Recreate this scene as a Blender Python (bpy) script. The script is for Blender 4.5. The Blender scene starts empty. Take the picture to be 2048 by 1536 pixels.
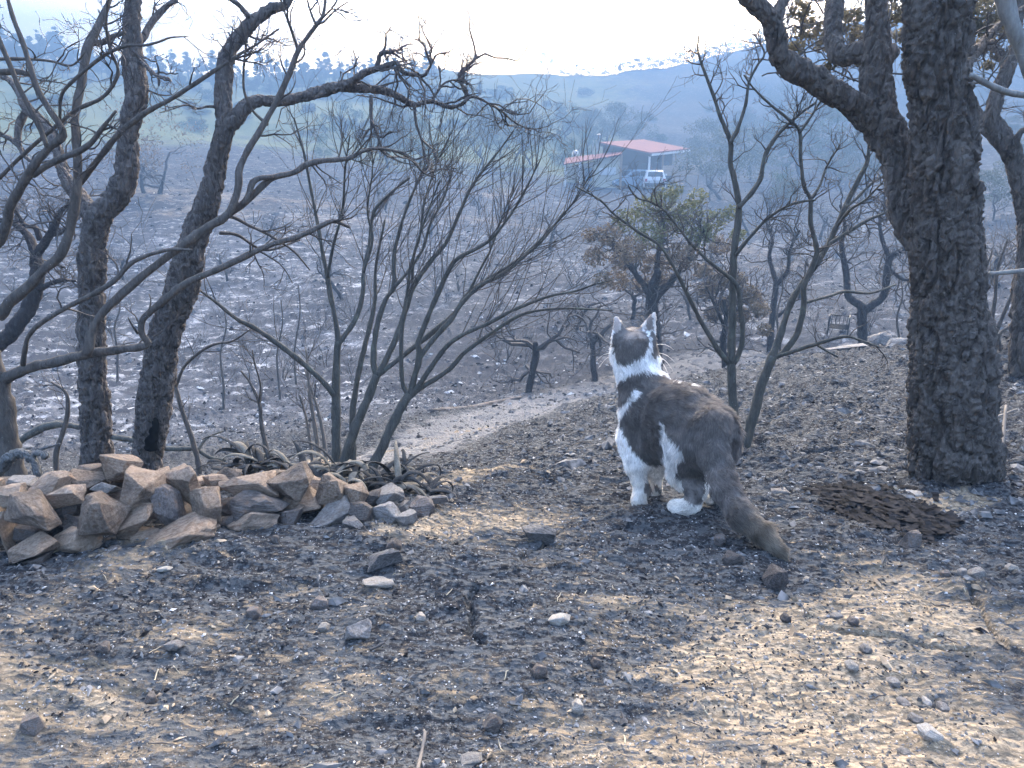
import bpy, math, random
import numpy as np
from mathutils import Vector, Matrix

random.seed(11)
RNG = np.random.default_rng(11)
sc = bpy.context.scene
col = sc.collection

# ------------------------------------------------------------------ camera, sky, sun, exposure
F = 1540.0                                   # focal length in photo pixels (2048 wide)
PITCH = math.radians(18.0)
cam_d = bpy.data.cameras.new('camera')
cam_d.sensor_width = 36.0
cam_d.lens = 36.0 * F / 2048.0
cam_d.clip_start = 0.02
cam_d.clip_end = 2000
cam = bpy.data.objects.new('camera', cam_d)
col.objects.link(cam)
cam.location = (0, 0, 0)
cam.rotation_euler = (math.radians(90) - PITCH, 0, 0)
sc.camera = cam

SUN_EL = math.radians(23.0)
SUN_AZ = math.radians(9.0)                   # to the right of straight ahead
world = bpy.data.worlds.new('World')
sc.world = world
world.use_nodes = True
wn = world.node_tree
wn.nodes.clear()
sky = wn.nodes.new('ShaderNodeTexSky')
sky.sky_type = 'NISHITA'
sky.sun_disc = False
sky.sun_elevation = SUN_EL
sky.sun_rotation = SUN_AZ
sky.air_density = 0.75
sky.dust_density = 4.0
sky.ozone_density = 0.3
bg = wn.nodes.new('ShaderNodeBackground')
bg.inputs['Strength'].default_value = 0.13
wo = wn.nodes.new('ShaderNodeOutputWorld')
wn.links.new(sky.outputs[0], bg.inputs[0])
wn.links.new(bg.outputs[0], wo.inputs[0])

sun_d = bpy.data.lights.new('sun', 'SUN')
sun_d.energy = 0.6
sun_d.angle = math.radians(45)
sun_d.color = (1.0, 0.90, 0.76)
sun = bpy.data.objects.new('sun', sun_d)
col.objects.link(sun)
_d = Vector((math.sin(SUN_AZ) * math.cos(SUN_EL), math.cos(SUN_AZ) * math.cos(SUN_EL), math.sin(SUN_EL)))
sun.rotation_euler = _d.to_track_quat('Z', 'Y').to_euler()

sc.view_settings.view_transform = 'Standard'
sc.view_settings.look = 'None'
sc.view_settings.gamma = 1.0
sc.view_settings.exposure = 4.35
sc.render.engine = 'CYCLES'
sc.cycles.max_bounces = 6
sc.cycles.diffuse_bounces = 3
sc.cycles.glossy_bounces = 2
sc.cycles.transmission_bounces = 4
sc.cycles.transparent_max_bounces = 12
sc.cycles.volume_bounces = 0
sc.cycles.use_denoising = True
HAZE_DENSITY = 0.0130

# ------------------------------------------------------------------ small maths
CP, SP = math.cos(PITCH), math.sin(PITCH)

def Wp(px, py, Y):
    """a point of the place, Y metres ahead of the camera, seen at photo pixel (px, py)"""
    a = (px - 1024.0) / F
    b = (768.0 - py) / F
    k = Y / (CP + b * SP)
    return np.array((a * k, Y, (-SP + b * CP) * k))

def pxsize(px, Y, py=900.0):
    """metres that px photo pixels span, Y metres ahead near photo row py"""
    return px / F * Y / (CP + (768.0 - py) / F * SP)

def _hash(ix, iy, iz, seed):
    h = (ix * 374761393 + iy * 668265263 + iz * 1274126177 + seed * 974711) & 0xFFFFFFFF
    h = ((h ^ (h >> 13)) * 1274126177) & 0xFFFFFFFF
    h = ((h ^ (h >> 15)) * 2246822519) & 0xFFFFFFFF
    return ((h ^ (h >> 16)) & 0xFFFFFF) / float(0xFFFFFF)

def vnoise(p, seed=0):
    """smooth value noise in -1..1 for an (N,3) or (N,2) array"""
    p = np.asarray(p, dtype=np.float64)
    if p.shape[1] == 2:
        p = np.column_stack((p, np.zeros(len(p))))
    i = np.floor(p).astype(np.int64)
    f = p - i
    f = f * f * f * (f * (f * 6 - 15) + 10)
    r = 0
    flat = np.all(p[:, 2] == 0)
    for dz in ((0,) if flat else (0, 1)):
        wz = 1.0 if flat else (f[:, 2] if dz else 1 - f[:, 2])
        for dy in (0, 1):
            wy = f[:, 1] if dy else 1 - f[:, 1]
            for dx in (0, 1):
                wx = f[:, 0] if dx else 1 - f[:, 0]
                r = r + wx * wy * wz * _hash(i[:, 0] + dx, i[:, 1] + dy, i[:, 2] + dz, seed)
    return r * 2 - 1

def fbm(p, octaves=4, seed=0, gain=0.5):
    p = np.asarray(p, dtype=np.float64)
    a, s, t = 1.0, 0.0, 0.0
    for o in range(octaves):
        s = s + a * vnoise(p * (2.03 ** o) + 17.3 * o, seed + o)
        t += a
        a *= gain
    return s / t

def smooth(x, a, b):
    t = np.clip((x - a) / (b - a), 0, 1)
    return t * t * (3 - 2 * t)

# ------------------------------------------------------------------ meshes and objects
def fast_mesh(name, verts, quads=None, tris=None, smooth_shade=False):
    me = bpy.data.meshes.new(name)
    verts = np.ascontiguousarray(verts, dtype=np.float32)
    nq = 0 if quads is None else len(quads)
    nt = 0 if tris is None else len(tris)
    me.vertices.add(len(verts))
    me.vertices.foreach_set('co', verts.ravel())
    me.loops.add(nq * 4 + nt * 3)
    me.polygons.add(nq + nt)
    li, ls = [], []
    if nq:
        li.append(np.asarray(quads, dtype=np.int32).ravel())
        ls.append(np.arange(nq, dtype=np.int32) * 4)
    if nt:
        li.append(np.asarray(tris, dtype=np.int32).ravel())
        ls.append(np.arange(nt, dtype=np.int32) * 3 + nq * 4)
    me.loops.foreach_set('vertex_index', np.concatenate(li))
    me.polygons.foreach_set('loop_start', np.concatenate(ls))
    me.polygons.foreach_set('use_smooth', np.full(nq + nt, smooth_shade, dtype=bool))
    me.update(calc_edges=True)
    me.validate()
    return me

class MB:
    """collects tubes, boxes and loose faces into one mesh"""
    def __init__(self):
        self.v, self.q, self.t, self.n = [], [], [], 0
        self.c = []
    def add(self, v, q=None, t=None, c=None):
        v = np.asarray(v, dtype=np.float64)
        self.v.append(v)
        if q is not None and len(q): self.q.append(np.asarray(q, dtype=np.int64) + self.n)
        if t is not None and len(t): self.t.append(np.asarray(t, dtype=np.int64) + self.n)
        if c is not None:
            c = np.asarray(c, dtype=np.float64)
            self.c.append(np.broadcast_to(c, (len(v), 3)))
        self.n += len(v)
        return self
    def box(self, lo, hi, M=None):
        lo, hi = np.asarray(lo, float), np.asarray(hi, float)
        v = np.array([[(lo, hi)[i][0], (lo, hi)[j][1], (lo, hi)[k][2]] for k in (0, 1) for j in (0, 1) for i in (0, 1)])
        if M is not None: v = v @ np.array(M)[:3, :3].T + np.array(M)[:3, 3]
        q = [[0, 2, 3, 1], [4, 5, 7, 6], [0, 1, 5, 4], [2, 6, 7, 3], [0, 4, 6, 2], [1, 3, 7, 5]]
        return self.add(v, q)
    def mesh(self, name, smooth_shade=False):
        me = fast_mesh(name, np.concatenate(self.v), np.concatenate(self.q) if self.q else None,
                       np.concatenate(self.t) if self.t else None, smooth_shade)
        if self.c:
            a = me.attributes.new('tint', 'FLOAT_COLOR', 'POINT')
            c = np.concatenate(self.c)
            a.data.foreach_set('color', np.column_stack((c, np.ones(len(c)))).astype(np.float32).ravel())
        return me
    def build(self, name, mat, parent=None, smooth_shade=False):
        return link(name, self.mesh(name, smooth_shade), mat, parent)

def link(name, me, mat=None, parent=None):
    o = bpy.data.objects.new(name, me)
    col.objects.link(o)
    if mat is not None and len(me.materials) == 0: me.materials.append(mat)
    if parent is not None:
        o.parent = parent
        o.matrix_parent_inverse = Matrix.Translation(-parent.location) if False else Matrix.Identity(4)
    return o

def empty(name, loc=(0, 0, 0), rz=0.0):
    o = bpy.data.objects.new(name, None)
    col.objects.link(o)
    o.location = loc
    o.rotation_euler = (0, 0, rz)
    o.empty_display_size = 0.1
    return o

def tag(o, label, cat, group=None, kind=None):
    if label: o['label'] = label
    if cat: o['category'] = cat
    if group: o['group'] = group
    if kind: o['kind'] = kind
    return o

def setting(o, kind='structure', label=None, cat=None):
    o['kind'] = kind
    if label: o['label'] = label
    if cat: o['category'] = cat
    return o

def copy_tree(o, parent=None):
    c = o.copy()
    col.objects.link(c)
    c.parent = parent
    for ch in list(o.children):
        copy_tree(ch, c)
    return c

def catmull(P, n_per):
    """resample a polyline (K,D) smoothly; n_per points for each span"""
    P = np.asarray(P, float)
    if len(P) == 2:
        t = np.linspace(0, 1, n_per + 1)[:, None]
        return P[0] * (1 - t) + P[1] * t
    Q = np.vstack((2 * P[0] - P[1], P, 2 * P[-1] - P[-2]))
    out = []
    for i in range(1, len(Q) - 2):
        p0, p1, p2, p3 = Q[i - 1], Q[i], Q[i + 1], Q[i + 2]
        t = np.linspace(0, 1, n_per, endpoint=False)[:, None]
        out.append(0.5 * ((2 * p1) + (-p0 + p2) * t + (2 * p0 - 5 * p1 + 4 * p2 - p3) * t * t + (-p0 + 3 * p1 - 3 * p2 + p3) * t ** 3))
    out.append(P[-1][None, :])
    return np.vstack(out)

def even(P, step):
    """resample a dense polyline at an even step along its first three columns"""
    d = np.linalg.norm(np.diff(P[:, :3], axis=0), axis=1)
    s = np.concatenate(([0], np.cumsum(d)))
    n = max(2, int(s[-1] / step) + 1)
    t = np.linspace(0, s[-1], n)
    return np.column_stack([np.interp(t, s, P[:, k]) for k in range(P.shape[1])])

def tube(P, R, sides=8, disp=None, cap=True):
    """verts, quads, tris of a tube along P (N,3) with radii R; disp(points, normals, radii) -> offset"""
    P = np.asarray(P, float); R = np.asarray(R, float)
    n = len(P)
    T = np.gradient(P, axis=0)
    T /= np.linalg.norm(T, axis=1)[:, None] + 1e-12
    N = np.zeros_like(T)
    a = np.array((1.0, 0, 0)) if abs(T[0][0]) < 0.8 else np.array((0, 1.0, 0))
    v = a - T[0] * a.dot(T[0]); v /= np.linalg.norm(v)
    N[0] = v
    for i in range(1, n):
        v = v - T[i] * v.dot(T[i])
        v /= np.linalg.norm(v) + 1e-12
        N[i] = v
    B = np.cross(T, N)
    ang = np.linspace(0, 2 * math.pi, sides, endpoint=False)
    dirs = N[:, None, :] * np.cos(ang)[None, :, None] + B[:, None, :] * np.sin(ang)[None, :, None]
    V = P[:, None, :] + dirs * R[:, None, None]
    if disp is not None:
        off = disp(V.reshape(-1, 3), dirs.reshape(-1, 3), np.repeat(R, sides))
        V = V + dirs * off.reshape(n, sides)[:, :, None]
    V = V.reshape(-1, 3)
    i = np.arange(n - 1)[:, None] * sides
    j = np.arange(sides)[None, :]
    j2 = (j + 1) % sides
    q = np.stack((i + j, i + j2, i + sides + j2, i + sides + j), axis=-1).reshape(-1, 4)
    t = []
    if cap:
        V = np.vstack((V, P[0] - T[0] * R[0] * 0.3, P[-1] + T[-1] * R[-1] * 0.6))
        k0, k1 = n * sides, n * sides + 1
        jj = np.arange(sides); jn = (jj + 1) % sides
        t = np.vstack((np.column_stack((np.full(sides, k0), jn, jj)),
                       np.column_stack((np.full(sides, k1), (n - 1) * sides + jj, (n - 1) * sides + jn))))
    return V, q, t

# ------------------------------------------------------------------ material helpers
class NT:
    def __init__(self, name):
        self.m = bpy.data.materials.new(name)
        self.m.use_nodes = True
        self.t = self.m.node_tree
        self.t.nodes.clear()
        self.out = self.t.nodes.new('ShaderNodeOutputMaterial')
    def n(self, kind, **kw):
        nd = self.t.nodes.new(kind)
        for k, v in kw.items():
            if k.startswith('i_'):
                nd.inputs[k[2:].replace('_', ' ')].default_value = v
            else:
                setattr(nd, k, v)
        return nd
    def l(self, a, b):
        self.t.links.new(a, b)
    def coord(self, scale=(1, 1, 1), rot=(0, 0, 0), kind='Object'):
        tc = self.n('ShaderNodeTexCoord')
        mp = self.n('ShaderNodeMapping')
        mp.inputs['Scale'].default_value = scale
        mp.inputs['Rotation'].default_value = rot
        self.l(tc.outputs[kind], mp.inputs['Vector'])
        return mp.outputs[0]
    def noise(self, vec, scale, detail=5, rough=0.55, dist=0.0):
        nd = self.n('ShaderNodeTexNoise')
        nd.inputs['Scale'].default_value = scale
        nd.inputs['Detail'].default_value = detail
        nd.inputs['Roughness'].default_value = rough
        nd.inputs['Distortion'].default_value = dist
        if vec is not None: self.l(vec, nd.inputs['Vector'])
        return nd.outputs[0]
    def voro(self, vec, scale, feature='F1', out=0, rnd=1.0):
        nd = self.n('ShaderNodeTexVoronoi')
        nd.feature = feature
        nd.inputs['Scale'].default_value = scale
        nd.inputs['Randomness'].default_value = rnd
        if vec is not None: self.l(vec, nd.inputs['Vector'])
        return nd.outputs[out]
    def ramp(self, fac, stops):
        nd = self.n('ShaderNodeValToRGB')
        cr = nd.color_ramp
        while len(cr.elements) < len(stops): cr.elements.new(0.5)
        for e, (p, c) in zip(cr.elements, stops):
            e.position = p
            if isinstance(c, (int, float)): c = (c, c, c)
            e.color = (*c[:3], 1)
        self.l(fac, nd.inputs[0])
        return nd.outputs[0]
    def mix(self, fac, a, b, mode='MIX'):
        nd = self.n('ShaderNodeMix', data_type='RGBA', blend_type=mode)
        for s, v in ((0, fac), (6, a), (7, b)):
            if hasattr(v, 'is_linked'): self.l(v, nd.inputs[s])
            elif isinstance(v, (int, float)): nd.inputs[s].default_value = v if s == 0 else (v, v, v, 1)
            else: nd.inputs[s].default_value = (*v[:3], 1)
        return nd.outputs[2]
    def math(self, op, a, b=None, clamp=False):
        nd = self.n('ShaderNodeMath', operation=op, use_clamp=clamp)
        for s, v in ((0, a), (1, b)):
            if v is None: continue
            if hasattr(v, 'is_linked'): self.l(v, nd.inputs[s])
            else: nd.inputs[s].default_value = v
        return nd.outputs[0]
    def attr(self, name, out='Fac'):
        nd = self.n('ShaderNodeAttribute')
        nd.attribute_name = name
        return nd.outputs[out]
    def bump(self, h, strength=0.5, dist=0.01, normal=None):
        nd = self.n('ShaderNodeBump')
        nd.inputs['Strength'].default_value = strength
        nd.inputs['Distance'].default_value = dist
        self.l(h, nd.inputs['Height'])
        if normal is not None: self.l(normal, nd.inputs['Normal'])
        return nd.outputs[0]
    def finish(self, color, rough=0.9, normal=None, spec=0.08, metal=0.0, **kw):
        b = self.n('ShaderNodeBsdfPrincipled')
        if hasattr(color, 'is_linked'): self.l(color, b.inputs['Base Color'])
        else: b.inputs['Base Color'].default_value = (*color[:3], 1)
        if hasattr(rough, 'is_linked'): self.l(rough, b.inputs['Roughness'])
        else: b.inputs['Roughness'].default_value = rough
        b.inputs['Specular IOR Level'].default_value = spec
        b.inputs['Metallic'].default_value = metal
        if normal is not None: self.l(normal, b.inputs['Normal'])
        for k, v in kw.items():
            b.inputs[k.replace('_', ' ')].default_value = v
        self.l(b.outputs[0], self.out.inputs[0])
        return self.m

def plain(name, color, rough=0.8, spec=0.25, metal=0.0, vary=0.15, scale=8.0, bump=0.0):
    t = NT(name)
    v = t.coord()
    n = t.noise(v, scale, 4)
    c = t.mix(n, tuple(x * (1 - vary) for x in color), tuple(min(1, x * (1 + vary)) for x in color))
    nm = t.bump(t.noise(v, scale * 6, 3), bump, 0.01) if bump else None
    return t.finish(c, rough, nm, spec, metal)
# ------------------------------------------------------------------ the ground: heights
# (photo pixel x, y, metres ahead) of places on the ground
_CP = [
 (0,1536,.80),(500,1536,.79),(1024,1536,.78),(1500,1536,.78),(2048,1536,.78),(-500,1536,.8),(2500,1536,.78),
 (0,1300,1.02),(1024,1300,1.03),(2048,1300,1.04),
 (-300,1190,1.22),(100,1135,1.30),(400,1085,1.40),(650,1062,1.47),(880,1022,1.62),
 (1390,1022,1.62),(1300,1003,1.80),(1900,962,2.05),(1650,1000,1.80),(2048,985,1.95),(2400,960,2.1),
 (1490,892,2.75),(1150,960,2.15),
 (830,952,2.4),(1000,892,3.2),(1100,845,4.0),(1200,802,5.0),(1330,768,5.8),(1460,738,6.3),(1640,712,6.3),(1820,692,6.2),(2048,655,6.2),(2500,590,6.6),
 (600,965,2.9),(640,948,3.2),(760,925,3.6),(900,882,4.6),(1000,842,6.0),(1100,806,7.5),(1200,777,9.0),(850,832,6.5),(700,870,5.0),
 (120,965,2.3),(350,950,2.6),(-300,1000,2.2),
 (1000,790,9.5),(850,800,8.5),(1150,745,11.0),(1000,700,12.5),(1000,600,17),(1000,500,30),(1000,420,45),(1000,330,70),(1000,230,105),(1000,152,150),(1000,200,215),
 (230,905,6.0),(300,850,8.0),(300,700,14),(300,550,22),(300,450,31),(300,385,36),(300,300,55),(300,200,95),(300,148,130),(300,220,210),
 (600,850,7.2),(600,700,13),(600,550,22),(600,450,32),(600,330,55),(600,205,100),(600,150,135),(600,210,212),
 (0,870,7.0),(0,700,13),(0,500,25),(0,300,50),(0,160,95),(0,110,125),(0,190,205),
 (-700,870,7.5),(-700,650,14),(-700,400,30),(-700,150,90),(-700,90,130),(-700,180,205),
 (1400,690,12),(1400,600,18),(1400,500,32),(1400,420,50),(1300,383,57),(1250,372,62),(1400,360,70),(1300,250,108),(1300,150,165),(1300,215,235),
 (1250,560,21),(1250,450,42),(1150,560,20),(1150,430,42),(1150,360,64),
 (1700,640,13),(1700,560,20),(1700,480,32),(1700,400,48),(1700,300,80),(1700,200,125),(1700,56,180),(1700,115,240),
 (1500,92,180),(1500,160,240),(2048,600,14),(2048,520,22),(2048,420,34),(2048,300,60),(2048,150,120),(2048,18,180),(2048,80,240),
 (2800,480,15),(2800,300,40),(2800,60,120),(2800,0,180),(2800,80,240),
]
_pts, _val = [], []
for (a, b, Y) in _CP:
    w = Wp(a, b, Y)
    r = math.hypot(w[0], w[1])
    _pts.append((math.atan2(w[0], w[1]) * 1.6, math.log(r)))
    _val.append(w[2] / r)
for (x, y, z) in ((2.3, 9.0, -3.15), (4.4, 9.0, -2.9), (7.5, 9.5, -2.8), (-1.2, 4.0, -1.88), (-2.6, 4.2, -1.92), (-4.5, 4.2, -1.85)):
    r = math.hypot(x, y)
    _pts.append((math.atan2(x, y) * 1.6, math.log(r)))
    _val.append(z / r)
_pts = np.array(_pts); _val = np.array(_val)

def _tps(d2):
    return 0.5 * d2 * np.log(d2 + 1e-9)
_n = len(_pts)
_K = _tps(((_pts[:, None, :] - _pts[None, :, :]) ** 2).sum(-1)) + np.eye(_n) * 0.004
_A = np.zeros((_n + 3, _n + 3))
_A[:_n, :_n] = _K
_A[:_n, _n] = 1; _A[:_n, _n + 1:] = _pts
_A[_n, :_n] = 1; _A[_n + 1:, :_n] = _pts.T
_w = np.linalg.solve(_A, np.concatenate((_val, np.zeros(3))))

def H0(x, y):
    """the smooth lie of the land"""
    x = np.atleast_1d(np.asarray(x, float)); y = np.atleast_1d(np.asarray(y, float))
    out = np.empty(len(x))
    for s in range(0, len(x), 60000):
        xx, yy = x[s:s + 60000], y[s:s + 60000]
        r = np.hypot(xx, yy)
        th = np.arctan2(xx, yy)
        u = np.clip(th, -0.85, 0.88) * 1.6
        v = np.log(np.clip(r, 0.72, 245))
        d2 = (u[:, None] - _pts[None, :, 0]) ** 2 + (v[:, None] - _pts[None, :, 1]) ** 2
        val = _tps(d2) @ _w[:_n] + _w[_n] + _w[_n + 1] * u + _w[_n + 2] * v
        z = val * np.clip(r, 0.72, 245)
        back = smooth(np.abs(th), 1.0, 2.2)
        z = z * (1 - back) + (-0.78 + 0.02 * r * smooth(r, 5, 60)) * back
        out[s:s + 60000] = z
    return out

_CRACKS = [[(1118,1062),(1085,1085),(1050,1104),(1022,1130),(1000,1143)], [(955,1170),(935,1195),(945,1235),(940,1262),(965,1290)],
           [(1640,1262),(1700,1276),(1780,1282),(1850,1298),(1925,1302),(1975,1296)], [(1940,1180),(2000,1270),(2048,1310)]]
_crk = []
for c in _CRACKS:
    P = []
    for (a, b) in c:
        Y = 1.0
        for _ in range(25):
            w = Wp(a, b, Y)
            Y *= float(H0(w[0], w[1])[0] / w[2])
        P.append(Wp(a, b, Y)[:2])
    _crk.append(catmull(P, 8))

def H(x, y, fine=True):
    x = np.atleast_1d(np.asarray(x, float)); y = np.atleast_1d(np.asarray(y, float))
    z = H0(x, y)
    r = np.hypot(x, y)
    p = np.column_stack((x, y))
    # broad swells, gully roughness, hummocks
    z = z + smooth(r, 22, 90) * 2.0 * smooth(np.hypot(x - 12, y - 61), 9, 28) * fbm(p * 0.055, 4, 3)
    z = z + smooth(r, 6, 22) * (1 - 0.6 * smooth(r, 60, 120)) * 0.20 * fbm(p * 0.45, 4, 5)
    z = z + smooth(r, 1.8, 4.0) * 0.035 * fbm(p * np.array((1.6, 2.2)), 3, 9)
    m = r < 40
    if fine and m.any():
        q = p[m]; rr = r[m]
        wob = 0.35 * fbm(q * 1.3, 2, 40)[:, None]
        a = fbm((q + wob) * np.array((3.2, 6.0)), 4, 21)
        b = fbm(q * np.array((17.0, 30.0)) + wob * 4, 4, 31, 0.6)
        c = np.abs(fbm(q * np.array((9.0, 20.0)) - wob * 3, 3, 51))
        fade = 1 - 0.0 * rr
        dz = 0.016 * a + (0.0125 * b + 0.014 * (0.25 - c)) * np.clip(rr / 1.6, 0.6, 3.0)
        s1 = (q @ np.array((-0.45, 0.9))) * 8.5 + 2.2 * fbm(q * 2.6, 3, 44)
        led = (s1 - np.floor(s1)) ** 2.2                      # split rock ledges
        dz = dz + 0.011 * (led - .3) * smooth(fbm(q * 1.9 + 5, 2, 46), -0.2, 0.3) * np.clip(rr / 1.5, .7, 2)
        z[m] = z[m] + dz * (1 - smooth(rr, 25, 40))
    near = r < 2.6
    if near.any():
        q = p[near]
        dd = np.full(len(q), 9.0)
        for P in _crk:
            for k in range(len(P) - 1):
                a, b = P[k], P[k + 1]
                ab = b - a
                t = np.clip(((q - a) @ ab) / (ab @ ab + 1e-12), 0, 1)
                dd = np.minimum(dd, np.linalg.norm(q - (a + t[:, None] * ab), axis=1))
        q = q + 0.006 * np.column_stack((vnoise(q * 40, 78), vnoise(q * 40 + 9, 79)))
        w = 0.0030 + 0.0045 * (vnoise(q * 14, 77) + 0.3)
        z[near] -= 0.016 * (1 - smooth(dd, w * 0.2, np.maximum(w, 0.0005) + 0.004)) * smooth(w, -0.0005, 0.003)
    return z

def Hs(x, y):
    return float(H(np.array([x]), np.array([y]))[0])

def G(px, py, y0=0.5, y1=240, n=520):
    """where the sight line through a photo pixel first meets the ground"""
    Y = np.exp(np.linspace(math.log(y0), math.log(y1), n))
    w = np.array([Wp(px, py, t) for t in Y])
    d = w[:, 2] - H(w[:, 0], w[:, 1], fine=False)
    k = np.where(d < 0)[0]
    k = k[0] if len(k) else n - 1
    if k == 0: return w[0]
    t = d[k - 1] / (d[k - 1] - d[k] + 1e-12)
    g = w[k - 1] * (1 - t) + w[k] * t
    g[2] = Hs(g[0], g[1])
    return g

# ------------------------------------------------------------------ the ground sheet
_th = np.concatenate((np.linspace(-math.pi, -0.95, 34, endpoint=False), np.linspace(-0.95, -0.66, 60, endpoint=False),
                      np.linspace(-0.66, 0.66, 540, endpoint=False), np.linspace(0.66, 0.95, 60, endpoint=False),
                      np.linspace(0.95, math.pi, 34, endpoint=False)))
_r = np.concatenate((np.exp(np.linspace(math.log(0.25), math.log(0.68), 22, endpoint=False)),
                     np.exp(np.linspace(math.log(0.68), math.log(2.9), 370, endpoint=False)),
                     np.exp(np.linspace(math.log(2.9), math.log(14), 195, endpoint=False)),
                     np.exp(np.linspace(math.log(14), math.log(262), 165))))
_nt, _nr = len(_th), len(_r)
_X = (_r[:, None] * np.sin(_th)[None, :]).ravel()
_Y = (_r[:, None] * np.cos(_th)[None, :]).ravel()
_Z = H(_X, _Y)
gv = np.column_stack((_X, _Y, _Z))
_i = np.arange(_nr - 1)[:, None] * _nt
_j = np.arange(_nt)[None, :]
_j2 = (_j + 1) % _nt
gq = np.stack((_i + _j, _i + _nt + _j, _i + _nt + _j2, _i + _j2), axis=-1).reshape(-1, 4)
gv = np.vstack((gv, (0, 0, -0.78)))
gt = np.column_stack((np.full(_nt, len(gv) - 1), np.arange(_nt), (np.arange(_nt) + 1) % _nt))
gme = fast_mesh('ground', gv, gq, gt, True)

def poly_dist(pts, x, y):
    P = np.array(pts)
    dd = np.full(len(x), 1e9)
    q = np.column_stack((x, y))
    for k in range(len(P) - 1):
        a, b = P[k], P[k + 1]
        ab = b - a
        t = np.clip(((q - a) @ ab) / (ab @ ab), 0, 1)
        dd = np.minimum(dd, np.linalg.norm(q - (a + t[:, None] * ab), axis=1))
    return dd

def zones(x, y):
    """what the surface is made of: bare tan soil, pale ash, unburnt grass; each 0..1"""
    r = np.hypot(x, y); p = np.column_stack((x, y))
    th = np.arctan2(x, y)
    big = fbm(p * 1.7, 3, 61)
    mid = fbm(p * np.array((3.6, 5.4)) + 3.7, 4, 64, 0.6)
    soil = 0.26 - 0.20 * smooth(r, 1.3, 2.1) - 0.16 * smooth(r, 1.9, 3.0) + 0.36 * big * (1 - smooth(r, 1.5, 2.3)) + 0.42 * mid * (1 - smooth(r, 1.5, 2.3))
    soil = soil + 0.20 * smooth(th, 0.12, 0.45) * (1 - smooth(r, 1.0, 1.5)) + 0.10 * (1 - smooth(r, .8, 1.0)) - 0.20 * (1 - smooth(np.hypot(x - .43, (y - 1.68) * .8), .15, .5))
    soil = soil + 0.12 * smooth(-th, 0.1, 0.5) * (1 - smooth(r, 1.2, 1.45)) * smooth(r, 1.0, 1.15)
    # tan patch beside the track and where the bank meets it
    g1 = [G(640, 935)[:2], G(760, 915)[:2], G(900, 880)[:2], G(960, 862)[:2]]
    soil = soil + 0.65 * (1 - smooth(poly_dist(g1, x, y), 0.05, 0.30))
    g2 = [G(870, 965)[:2], G(960, 945)[:2], G(1030, 935)[:2]]
    soil = soil + 0.50 * (1 - smooth(poly_dist(g2, x, y), 0.02, 0.14))
    g3 = [G(1880, 1010)[:2], G(1950, 990)[:2]]
    soil = soil + 0.7 * (1 - smooth(poly_dist(g3, x, y), 0.02, 0.10))
    far = smooth(r, 22, 40)
    soil = np.clip(soil, 0, 1)
    q = p * 0.11
    soil = np.where(r > 25, 0.6 * smooth(fbm(q, 4, 71), 0.2, 0.55), soil)
    ash = 0.30 + 0.25 * smooth(r, 5, 10) + 0.3 * fbm(p * np.array((0.35, 0.5)), 3, 81)
    lefth = smooth(-th, 0.02, 0.25)
    ash = ash + 0.40 * lefth * smooth(r, 5.5, 9) * (1 - smooth(r, 26, 40))
    ash = ash - 0.45 * smooth(r, 8.5, 10.5) * (1 - smooth(r, 13, 18)) * (1 - smooth(np.abs(th - 0.0), 0.10, 0.24))
    grass = smooth(r, 46, 85) * (0.75 - 0.72 * smooth(th, 0.06, 0.22)) + 0.35 * fbm(p * 0.05, 3, 91)
    grass = np.where(r < 38, 0, grass)
    return np.clip(soil, 0, 1), np.clip(ash, 0, 1), np.clip(grass, 0, 1)

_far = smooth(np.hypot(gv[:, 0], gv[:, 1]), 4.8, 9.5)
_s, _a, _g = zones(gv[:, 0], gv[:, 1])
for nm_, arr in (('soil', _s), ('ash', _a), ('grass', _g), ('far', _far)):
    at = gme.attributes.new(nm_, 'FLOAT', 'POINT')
    at.data.foreach_set('value', arr.astype(np.float32))

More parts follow.
